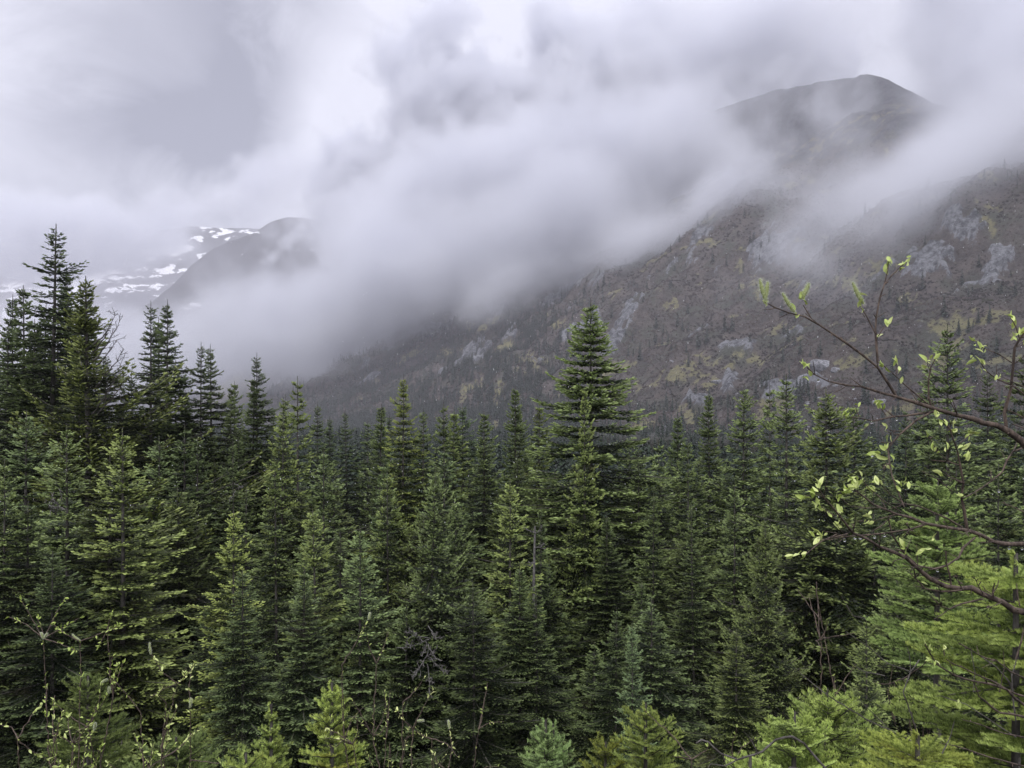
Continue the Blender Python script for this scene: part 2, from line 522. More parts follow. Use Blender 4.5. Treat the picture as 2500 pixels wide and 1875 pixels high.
# ------------------------------------------------------------------ air
def box(name, lo, hi):
    lo, hi = np.array(lo, float), np.array(hi, float)
    v = np.array([[(lo, hi)[i][0], (lo, hi)[j][1], (lo, hi)[k][2]] for i in (0, 1) for j in (0, 1) for k in (0, 1)])
    f = np.array([[0, 1, 3, 2], [4, 6, 7, 5], [0, 4, 5, 1], [2, 3, 7, 6], [0, 2, 6, 4], [1, 5, 7, 3]])
    return ob(name, mesh_np(name, v, f))


hz = box("haze", (-6500, -60, -420), (6500, 9000, 730))
m_, t = new_mat("haze_air")
pv = t.n('ShaderNodeVolumePrincipled', inp={'Color': (.93, .93, 1.0, 1), 'Density': .00018})
o_ = t.n('ShaderNodeOutputMaterial'); t.nt.links.new(pv.outputs[0], o_.inputs['Volume'])
hz.data.materials.append(m_)
tag(hz, "pale haze of the wet air in the valley", kind='stuff')

# cloud hanging on the mountain: billows given by the place they fill; (px, py, half width, half height, roll, depth, depth radius, weight)
BILLOWS = [
    (1150, 610, 640, 150, 18, 1280, 150, 1.2),
    (1580, 590, 220, 90, 22, 1120, 80, 1.0),
    (1330, 670, 200, 70, 16, 1180, 90, .8),
    (860, 770, 450, 140, 16, 1480, 160, 1.2),
    (1080, 480, 380, 150, 14, 1500, 140, 1.1),
    (1420, 430, 440, 170, 20, 1400, 140, 1.2),
    (1700, 520, 200, 90, 24, 1060, 100, .85),
    (1900, 430, 240, 80, 35, 1060, 60, .42),
    (2400, 400, 420, 150, 33, 720, 75, 1.35),
    (2540, 500, 150, 90, 20, 680, 60, .6),
    (2060, 230, 220, 110, 10, 1230, 70, .42),
    (1830, 90, 430, 80, 8, 1500, 140, .8),
    (2340, 400, 400, 140, 34, 860, 100, 1.3),
    (2520, 190, 280, 300, 10, 960, 130, 1.4),
    (2440, 60, 210, 260, 0, 1150, 150, 1.4),
    (2150, 610, 380, 100, 14, 820, 60, .50),
    (1640, 330, 150, 130, 20, 1300, 100, .7),
    (2330, 350, 300, 120, 34, 900, 90, .9),
    (2010, 450, 150, 50, 40, 1000, 60, .2),
]
TOWER = [
    (1090, 300, 150, 200, 0, 1900, 120, 1.1),
    (970, 490, 190, 130, 30, 1950, 120, 1.0),
    (1450, 270, 260, 180, 15, 1900, 130, 1.1),
    (1660, 190, 330, 130, 10, 1850, 130, 1.1),
    (1260, 420, 330, 180, 15, 1900, 130, 1.1),
]
FAR_BILLOWS = [
    (640, 850, 520, 110, 8, 2050, 180, 1.3),
    (300, 860, 330, 90, 0, 2150, 200, 1.0),
    (960, 640, 190, 170, 35, 2200, 180, 1.3),
    (1000, 480, 240, 200, 35, 2500, 200, 1.2),
    (640, 760, 190, 60, 20, 2100, 120, .8),
    (20, 800, 260, 80, 0, 2300, 200, .8),
    (60, 590, 360, 95, 0, 4300, 300, 2.2),
    (640, 450, 200, 50, 10, 4300, 300, .5),
    (360, 540, 200, 40, 20, 4300, 250, .8),
]


def cloud(name, billows, lo, hi, k, scale, res, label, soft=.85, amp=3.4, pw=1.6):
    """a fog volume made once on a voxel grid: billows plus noise"""
    ng = bpy.data.node_groups.new(name + "_nodes", 'GeometryNodeTree')
    ng.interface.new_socket("Geometry", in_out='INPUT', socket_type='NodeSocketGeometry')
    ng.interface.new_socket("Geometry", in_out='OUTPUT', socket_type='NodeSocketGeometry')
    t = NT(ng)
    pos = t.n('GeometryNodeInputPosition').outputs[0]
    fld = None
    for (px, py, hw, hh, roll, D, dr, wt) in billows:
        q = t.n('ShaderNodeVectorMath', operation='SUBTRACT', inp={0: pos, 1: tuple(P(px, py, D))}).outputs[0]
        q = t.n('ShaderNodeVectorRotate', inp={'Vector': q, 'Axis': (0, 1, 0), 'Angle': R(roll)}).outputs[0]
        q = t.n('ShaderNodeVectorMath', operation='DIVIDE', inp={0: q, 1: (hw / F * D * 1.25, dr * 1.25, hh / F * D * 1.25)}).outputs[0]
        ln = t.n('ShaderNodeVectorMath', operation='LENGTH', inp={0: q}).outputs['Value']
        v = t.m('MULTIPLY', t.m('SUBTRACT', 1.0, ln), wt)
        fld = v if fld is None else t.m('SMOOTH_MAX', fld, v, .12)
    # wisps drawn out along the slope, rising to the right
    wp = t.n('ShaderNodeVectorRotate', inp={'Vector': pos, 'Axis': (0, 1, 0), 'Angle': R(27)}).outputs[0]
    wp = t.n('ShaderNodeVectorMath', operation='MULTIPLY', inp={0: wp, 1: (.95, 1.0, 1.05)}).outputs[0]
    nn = t.noise(wp, scale, 8, .66, .25)
    dens = t.m('MULTIPLY_ADD', t.m('SUBTRACT', nn, .5), amp, fld)
    dens = t.m('MULTIPLY', t.m('POWER', t.ramp(dens, -.02, soft, 0, 1, False), pw), k)
    vc = t.n('GeometryNodeVolumeCube', inp={'Density': dens, 'Min': lo, 'Max': hi, 'Resolution X': int((hi[0] - lo[0]) / res), 'Resolution Y': int((hi[1] - lo[1]) / res), 'Resolution Z': int((hi[2] - lo[2]) / res)})
    m_, t2 = new_mat(name)
    pv = t2.n('ShaderNodeVolumePrincipled', inp={'Color': (.875, .885, .925, 1), 'Density': 1.0})
    o_ = t2.n('ShaderNodeOutputMaterial'); t2.nt.links.new(pv.outputs[0], o_.inputs['Volume'])
    sm = t.n('GeometryNodeSetMaterial', inp={'Geometry': vc.outputs[0], 'Material': m_})
    go = t.n('NodeGroupOutput'); ng.links.new(sm.outputs[0], go.inputs[0])
    o = ob(name, mesh_np(name, np.zeros((3, 3)) + np.array(lo), np.array([[0, 1, 2]])))
    md = o.modifiers.new("fog", 'NODES'); md.node_group = ng
    o.data.materials.append(m_)
    tag(o, label, kind='stuff')
    return o, m_


cb, mc = cloud("cloud_bank", BILLOWS, (-1150, 590, 20), (900, 1700, 1150), .026, .0058, 8.,
               "low grey cloud drifting across the face of the mountain")
cb3, mc3 = cloud("cloud_billow", TOWER, (-800, 1650, 350), (900, 2150, 1350), .045, .0066, 9.,
                 "darker billowing cloud standing behind the bank against the bright sky", .35, 3.4, 1.1)
mc3.cycles.volume_step_rate = 2.0
cb2, mc2 = cloud("valley_mist", FAR_BILLOWS, (-2900, 1800, -60), (400, 4700, 1700), .010, .0034, 22.,
                 "pale mist filling the far end of the valley")
mc.cycles.volume_step_rate = 2.5
mc2.cycles.volume_step_rate = 2.5

# ------------------------------------------------------------------ conifers
def needle_mat(name, dark, light, brown=(.06, .045, .03), rough=.5, trans=.0):
    m_, t = new_mat(name)
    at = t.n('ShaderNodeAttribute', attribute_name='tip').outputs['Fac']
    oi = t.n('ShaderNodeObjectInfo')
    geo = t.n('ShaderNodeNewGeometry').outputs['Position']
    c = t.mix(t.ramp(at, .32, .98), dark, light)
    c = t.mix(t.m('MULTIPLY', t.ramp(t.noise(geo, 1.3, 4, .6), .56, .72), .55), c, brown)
    hs = t.n('ShaderNodeMix'); hs.data_type = 'RGBA'; hs.blend_type = 'MULTIPLY'; hs.inputs[0].default_value = 1
    t.nt.links.new(c, hs.inputs[6]); t.nt.links.new(oi.outputs['Color'], hs.inputs[7])
    b = finish(m_, t, hs.outputs[2], rough, .22)
    if trans:
        out_ = [n for n in m_.node_tree.nodes if n.type == 'OUTPUT_MATERIAL'][0]
        pb = [n for n in m_.node_tree.nodes if n.type == 'BSDF_PRINCIPLED'][0]
        tr = t.n('ShaderNodeBsdfTranslucent'); t.nt.links.new(hs.outputs[2], tr.inputs[0])
        mx_ = t.n('ShaderNodeMixShader', inp={0: trans})
        t.nt.links.new(pb.outputs[0], mx_.inputs[1]); t.nt.links.new(tr.outputs[0], mx_.inputs[2]); t.nt.links.new(mx_.outputs[0], out_.inputs[0])
    return m_


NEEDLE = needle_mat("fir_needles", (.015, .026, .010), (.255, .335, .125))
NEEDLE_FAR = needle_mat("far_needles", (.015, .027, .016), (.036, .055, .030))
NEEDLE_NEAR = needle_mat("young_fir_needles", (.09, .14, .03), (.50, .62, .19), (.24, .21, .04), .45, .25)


def bark_mat(name, a, b_, sc_):
    m_, t = new_mat(name)
    g = t.n('ShaderNodeTexCoord').outputs['Object']
    mp = t.n('ShaderNodeMapping', inp={'Vector': g}); mp.inputs['Scale'].default_value = (1, 1, .35)
    n = t.noise(mp.outputs[0], sc_, 6, .7)
    bp = t.n('ShaderNodeBump', inp={'Strength': .6, 'Distance': .01, 'Height': n})
    return finish(m_, t, t.mix(t.ramp(n, .35, .65), a, b_), .8, .3, bp.outputs[0])


BARK = bark_mat("bark", (.035, .030, .026), (.12, .11, .10), 14)
DEADWOOD = bark_mat("dead_wood", (.07, .066, .062), (.20, .19, .18), 20)
WILLOW_BARK = bark_mat("willow_bark", (.040, .030, .025), (.15, .112, .088), 60)


def tubes(paths, radii, sides=5):
    """paths: list of (k,3) arrays, radii: list of (k,) -> verts, quads"""
    V_, F_ = [], []; off = 0
    for p, r in zip(paths, radii):
        p = np.asarray(p, float); r = np.asarray(r, float); k = len(p)
        tg = np.gradient(p, axis=0); tg /= np.linalg.norm(tg, axis=1)[:, None] + 1e-9
        ref = np.array([0, 0, 1.]) if abs(tg[0, 2]) < .9 else np.array([1., 0, 0])
        a = np.cross(tg, ref); a /= np.linalg.norm(a, axis=1)[:, None] + 1e-9
        b = np.cross(tg, a)
        th = np.arange(sides) * 2 * np.pi / sides
        ring = p[:, None] + r[:, None, None] * (np.cos(th)[None, :, None] * a[:, None] + np.sin(th)[None, :, None] * b[:, None])
        V_.append(ring.reshape(-1, 3))
        i = np.arange(k - 1)[:, None] * sides; j = np.arange(sides)[None]; j2 = (j + 1) % sides
        F_.append(np.stack([i + j, i + j2, i + sides + j2, i + sides + j], -1).reshape(-1, 4) + off)
        off += k * sides
    return np.concatenate(V_), np.concatenate(F_)


def frames(d, up=None):
    """orthonormal frames for directions d (n,3): X along, Y sideways, Z upward"""
    d = d / (np.linalg.norm(d, axis=1)[:, None] + 1e-9)
    z = np.array([0, 0, 1.])[None] if up is None else up
    y = np.cross(z, d); ny = np.linalg.norm(y, axis=1)[:, None]
    y = np.where(ny < .05, np.array([0, 1., 0])[None], y / (ny + 1e-9))
    z2 = np.cross(d, y)
    return d, y, z2


def tuft_template(r, ntri, flat=.75):
    """a shoot one unit long: a rough spindle of dense needles plus loose needle bunches"""
    nr = 3; R0 = r.uniform(.17, .23); a0 = r.uniform(0, 6.28); xm = r.uniform(.45, .72)
    q = [np.array([xm + r.uniform(-.12, .12), math.cos(a0 + k * 6.283 / nr) * R0 * r.uniform(.8, 1.2) * 1.15, math.sin(a0 + k * 6.283 / nr) * R0 * r.uniform(.75, 1.1)]) for k in range(nr)]
    A = np.array([-.05, 0, -.02]); B = np.array([1.05, 0, .05])
    T = []
    for k in range(nr):
        m = (k + 1) % nr
        T += [[A, q[m], q[k]], [q[k], q[m], B]]
    for i in range(3):
        u = r.uniform(.1, .95); ang = r.uniform(-125, 125) * np.pi / 180
        o = np.array([0, math.sin(ang), math.cos(ang) * flat])
        base = np.array([u, 0, 0]); w = r.uniform(.12, .2)
        T.append([base - np.array([w * .5, 0, 0]), base + np.array([w * .5, 0, 0]), base + o * r.uniform(.3, .42) + np.array([.2, 0, 0])])
    return np.array(T)


def conifer(seed, H, prof, spacing=.30, nb=6, elev=(50, 5, -12), droop=.25, up_tip=.25, tl=.13, ntri=7, dens=1.0,
            ragged=.18, lat_ang=48, dead=0, gaps=(), skip=None, trunk_r=None, tip_bias=0., wavy=1.):
    """mesh pair (crown, trunk) for a conifer of height H; prof = [(metres below the tip, radius), ...]"""
    r = np.random.default_rng(seed)
    ph = np.array([p[0] for p in prof]); pr = np.array([p[1] for p in prof])
    pos, dr, ln, tipv, upv = [], [], [], [], []
    wood_p, wood_r = [], []
    pa = r.uniform(0, 6.28, 4)
    tr = trunk_r or H * .008
    h = .38
    # leader
    for k in range(9):
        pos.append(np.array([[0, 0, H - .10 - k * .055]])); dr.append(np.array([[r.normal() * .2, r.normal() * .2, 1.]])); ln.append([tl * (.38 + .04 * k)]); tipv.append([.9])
    while h < H - .8:
        R0 = np.interp(h, ph, pr)
        if any(a < h < b for a, b in gaps): h += spacing; continue
        wf_ = 1 + r.normal() * .13
        n_b = max(3, int(r.poisson(nb) * (1 if R0 > .25 else .7)))
        az0 = r.uniform(0, 6.28)
        for b in range(n_b):
            az = az0 + (b + r.uniform(-.35, .35)) * 6.283 / n_b
            L = R0 * (1 + r.normal() * ragged) * (1 + wavy * (.24 * math.sin(az + pa[0] + h * .8) + .16 * math.sin(2 * az + pa[1] - h * 1.7))) * wf_
            if r.random() < .06 and h > 2: continue
            if r.random() < .05: L *= 1.25
            if skip and skip(h, az, r): continue
            if L < .05: continue
            f = min(h / (H * .55), 1)
            el = np.interp(f, [0, .35, 1], elev) + r.normal() * 5
            e = math.radians(el)
            z0 = H - h + r.normal() * spacing * .10
            ax = np.array([math.cos(az), math.sin(az), 0])
            k = max(3, int(L / .085 * dens))
            u = (np.arange(k) + r.uniform(0, 1)) / k
            # axis curve: goes out at angle e, sags, lifts at the tip
            rad = u * L * math.cos(e); zz_ = z0 + u * L * math.sin(e) - droop * L * u ** 1.6 * (1 - .2 * u) + up_tip * L * u ** 4
            side_dir = np.array([-ax[1], ax[0], 0]); bend = r.normal() * .1
            base = ax[None] * rad[:, None] + side_dir[None] * (bend * L * u ** 2)[:, None]; base[:, 2] = zz_
            slope = math.sin(e) - droop * 1.2 * u ** .6 + up_tip * 4 * u ** 3
            wood_p.append(np.stack([base[0] * .2 + np.array([0, 0, z0]) * .8, base[len(base) // 2], base[-1]])); wood_r.append(np.array([.012, .008, .004]) * (.5 + L * .6))
            for sgn in (-1, 1, 0):
                if sgn == 0:
                    pos.append(base); d = ax[None] + np.stack([0 * u, 0 * u, slope], -1) + r.normal(size=(k, 3)) * .12
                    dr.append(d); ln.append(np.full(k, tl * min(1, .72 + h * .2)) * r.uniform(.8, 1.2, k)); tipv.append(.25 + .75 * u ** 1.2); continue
                ll = np.clip((1.04 - u) * L * .55, .06, .6) * np.clip(u * 3.5, .25, 1) * r.uniform(.75, 1.2, k)
                la = math.radians(lat_ang)
                ld = ax[None] * math.cos(la) + side_dir[None] * sgn * math.sin(la)
                ld = ld + np.stack([0 * u, 0 * u, slope * .6 - .06], -1) + r.normal(size=(k, 3)) * .10
                nt_ = np.maximum(1, np.round(ll / (tl * .85)).astype(int))
                for q in range(nt_.max()):
                    mk = nt_ > q
                    if not mk.any(): break
                    fr_ = (q + .2) * tl * .85
                    pp = base[mk] + ld[mk] * fr_ + r.normal(size=(mk.sum(), 3)) * .012
                    dd = ld[mk] + (side_dir * sgn * -.25 + 0 * ax)[None] * r.uniform(-1.6, 1.6, (mk.sum(), 1)) + ax[None] * r.uniform(-.3, .5, (mk.sum(), 1))
                    pos.append(pp); dr.append(dd); ln.append(tl * min(1, .72 + h * .2) * r.uniform(.75, 1.25, mk.sum()))
                    last = (q >= nt_[mk] - 1) * .35
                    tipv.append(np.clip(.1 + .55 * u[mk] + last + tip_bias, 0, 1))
        h += spacing * r.uniform(.8, 1.2) * np.interp(h, [0, 3.5], [.5, .9])
    pos = np.concatenate(pos); dr = np.concatenate(dr); ln = np.concatenate([np.asarray(a, float) for a in ln]); tv = np.concatenate([np.asarray(a, float) for a in tipv])
    rad_ = np.hypot(pos[:, 0], pos[:, 1]); hh = H - pos[:, 2]
    keep = r.uniform(0, 1, len(pos)) < np.where(rad_ < np.interp(hh, ph, pr) * .42, np.interp(hh, [4, 8], [.95, .35]), 1.) * np.interp(hh, [7, 11], [1, .6])
    pos, dr, ln, tv = pos[keep], dr[keep], ln[keep], tv[keep]
    X, Y, Z = frames(dr)
    n = len(pos)
    T = [tuft_template(r, ntri) for _ in range(6)]
    V_, tt = [], []
    which = r.integers(0, 6, n)
    ntri = len(T[0])
    for w_ in range(6):
        mk = which == w_
        B = np.stack([X[mk], Y[mk], Z[mk]], 1) * ln[mk][:, None, None]       # (m,3,3) rows = axes
        v = np.einsum('tkc,mcd->mtkd', T[w_], B) + pos[mk][:, None, None]
        V_.append(v.reshape(-1, 3)); tt.append(np.repeat(tv[mk], ntri * 3))
    v = np.concatenate(V_); tt = np.concatenate(tt)
    tt = np.clip(tt + np.random.default_rng(seed).normal(size=len(tt)) * .05, 0, 1)
    f = np.arange(len(v)).reshape(-1, 3)
    crown = mesh_np("crown", v, f, [NEEDLE], attrs={'tip': ('POINT', tt)})
    # trunk with limbs, dead twigs low down
    zs = np.linspace(-1.0, H, 14)
    tp = np.stack([np.sin(zs * .35 + seed) * .04 * (H - zs) / H, np.cos(zs * .3) * .04 * (H - zs) / H, zs], -1)
    tv_, tf_ = tubes([tp], [tr * np.clip((H - zs) / H, .02, 1) ** .8 + .004], 8)
    wv, wf = tubes(wood_p, wood_r, 3) if wood_p else (np.zeros((0, 3)), np.zeros((0, 4), int))
    dv, df = [], []
    dp, drr = [], []
    for k in range(dead):
        z0 = r.uniform(.08, .5) * H; az = r.uniform(0, 6.28); L = r.uniform(.4, 1.3) * np.interp(H - z0, ph, pr) * .8
        q = np.linspace(0, 1, 5)[:, None]
        a = np.array([math.cos(az), math.sin(az), -.25])[None]
        main = np.array([0, 0, z0])[None] + a * q * L + r.normal(size=(5, 3)) * .03 * q
        dp.append(main); drr.append(np.linspace(.011, .003, 5))
        for s_ in range(6):
            st = main[1 + s_ % 4]; e_ = st + a[0] * L * .2 + r.normal(size=3) * L * .16
            dp.append(np.stack([st, (st + e_) / 2 + r.normal(size=3) * .02, e_])); drr.append(np.array([.006, .004, .002]))
    mats = [BARK]; vv = [tv_, wv]; ff = [tf_, wf + len(tv_)]; mi = [np.zeros(len(tf_) + len(wf))]
    if dp:
        a, b = tubes(dp, drr, 3); vv.append(a); ff.append(b + len(tv_) + len(wv)); mi.append(np.ones(len(b))); mats.append(DEADWOOD)
    trunk = mesh_np("trunk", np.concatenate(vv), np.concatenate(ff), mats, np.concatenate(mi), smooth=True)
    return dict(H=H, crown=crown, trunk=trunk, prof=prof, n=n)


def spire(k, H, rmax, top=.07):
    k *= 1.12; rmax *= 1.25
    return [(0, top), (1, top + k * .9), (3, k * 2.9), (6, min(k * 5.2, rmax * .85)), (10, rmax * .97), (H, rmax)]


VAR = {
    'narrow1': conifer(11, 15, spire(.15, 15, 1.3), .26, 7, (50, 12, -15), .2, tl=.13),
    'narrow2': conifer(12, 15, spire(.17, 15, 1.4), .28, 7, (45, 5, -18), .25, tl=.14, ragged=.25),
    'spire1': conifer(13, 16, spire(.20, 16, 1.9), .31, 8, (40, 6, -12), .16, up_tip=.12, tl=.118, dead=14),
    'spire2': conifer(14, 16, spire(.22, 16, 2.0), .33, 8, (35, 2, -14), .14, up_tip=.14, tl=.120, ragged=.25, dead=10),
    'broad1': conifer(15, 13, spire(.28, 13, 2.2), .38, 7, (38, 4, -10), .14, up_tip=.12, tl=.122, dead=14),
    'broad2': conifer(16, 13, spire(.31, 13, 2.4), .42, 7, (35, 6, -8), .12, up_tip=.12, tl=.125, ragged=.24),
    'young1': conifer(17, 12, spire(.24, 12, 1.7), .36, 6, (45, 10, -5), .08, up_tip=.1, tl=.12, tip_bias=.15),
    'spruce1': conifer(18, 13, spire(.33, 13, 2.6), .24, 6, (38, -2, -25), .25, up_tip=.42, tl=.14, ragged=.32, lat_ang=58, dead=24),
    'sparse1': conifer(19, 12, [(0, .03), (1, .22), (3, .48), (5, 1.0), (12, 1.7)], .40, 5, (30, 5, -12), .12, tl=.14, ragged=.35),
}


def tint(v=1.0, hue=0.):
    """per-tree colour: v brightness, hue >0 yellower, <0 bluer"""
    return (v * (1 + .35 * max(hue, 0) - .10 * max(-hue, 0)), v * (1 + .12 * max(hue, 0)), v * (1 - .45 * max(hue, 0) + .40 * max(-hue, 0)), 1)


def ground_z(x, y): return float(hill_z(np.array([x]), np.array([y]))[0])


def plant(kind, px, py, D, wid, name, label, cat, group=None, v=1., hue=0., rz=None, lean=0.):
    """stand a tree so that its tip is seen at photo point (px,py) from D metres; wid scales its width"""
    tip = P(px, py, D); g = ground_z(tip.x, tip.y)
    va = VAR[kind]
    root = bpy.data.objects.new(name, None); COL.objects.link(root)
    root.empty_display_size = .5
    H = tip.z - g + .15
    root.location = (tip.x - math.sin(lean) * H, tip.y, g - .15)
    lean = lean or random.gauss(0, .012)
    root.rotation_euler = (0, lean, random.uniform(0, 6.28) if rz is None else rz)
    s = H / va['H']
    root.scale = (wid * s * 1.12, wid * s * 1.12, s)
    tag(root, label, cat, group)
    tr = ob("trunk", va['trunk'], root)
    cr = ob("crown", va['crown'], root)
    cr.color = tint(v * random.uniform(.92, 1.08), hue)
    return root


# hero: a tall fir with a slim top, a bare gap and wide flat tiers under it
mpx = 26 / F
hero_prof = [(0, .03), (.5, .2), (.9, .40), (1.4, .55), (1.8, .62), (2.15, .82), (2.5, .95), (2.95, 1.05), (3.2, 1.15), (3.5, 1.45), (4.2, 1.7),
             (5.0, 1.95), (6, 2.1), (7.5, 2.4), (10, 2.6), (15, 2.6)]
VAR['hero'] = conifer(31, 15, hero_prof, .29, 8, (28, 3, -6), .08, up_tip=.12, tl=.125, ntri=7, dens=1.2, ragged=.14, wavy=.35, gaps=((3.12, 3.26),), lat_ang=46, tip_bias=.08)
VAR['hero']['hero'] = True
# the ragged big spruce on the left, long thin limbs reaching out on one side
VAR['ragged'] = conifer(32, 15, [(0, .04), (1, .18), (2, .35), (3, .5), (4, .9), (6, 1.5), (8, 1.9), (15, 2.2)], .24, 6, (40, 20, -10), .1, up_tip=.4, tl=.13, ragged=.4, lat_ang=60,
                        skip=lambda h, az, r: False, dead=10)

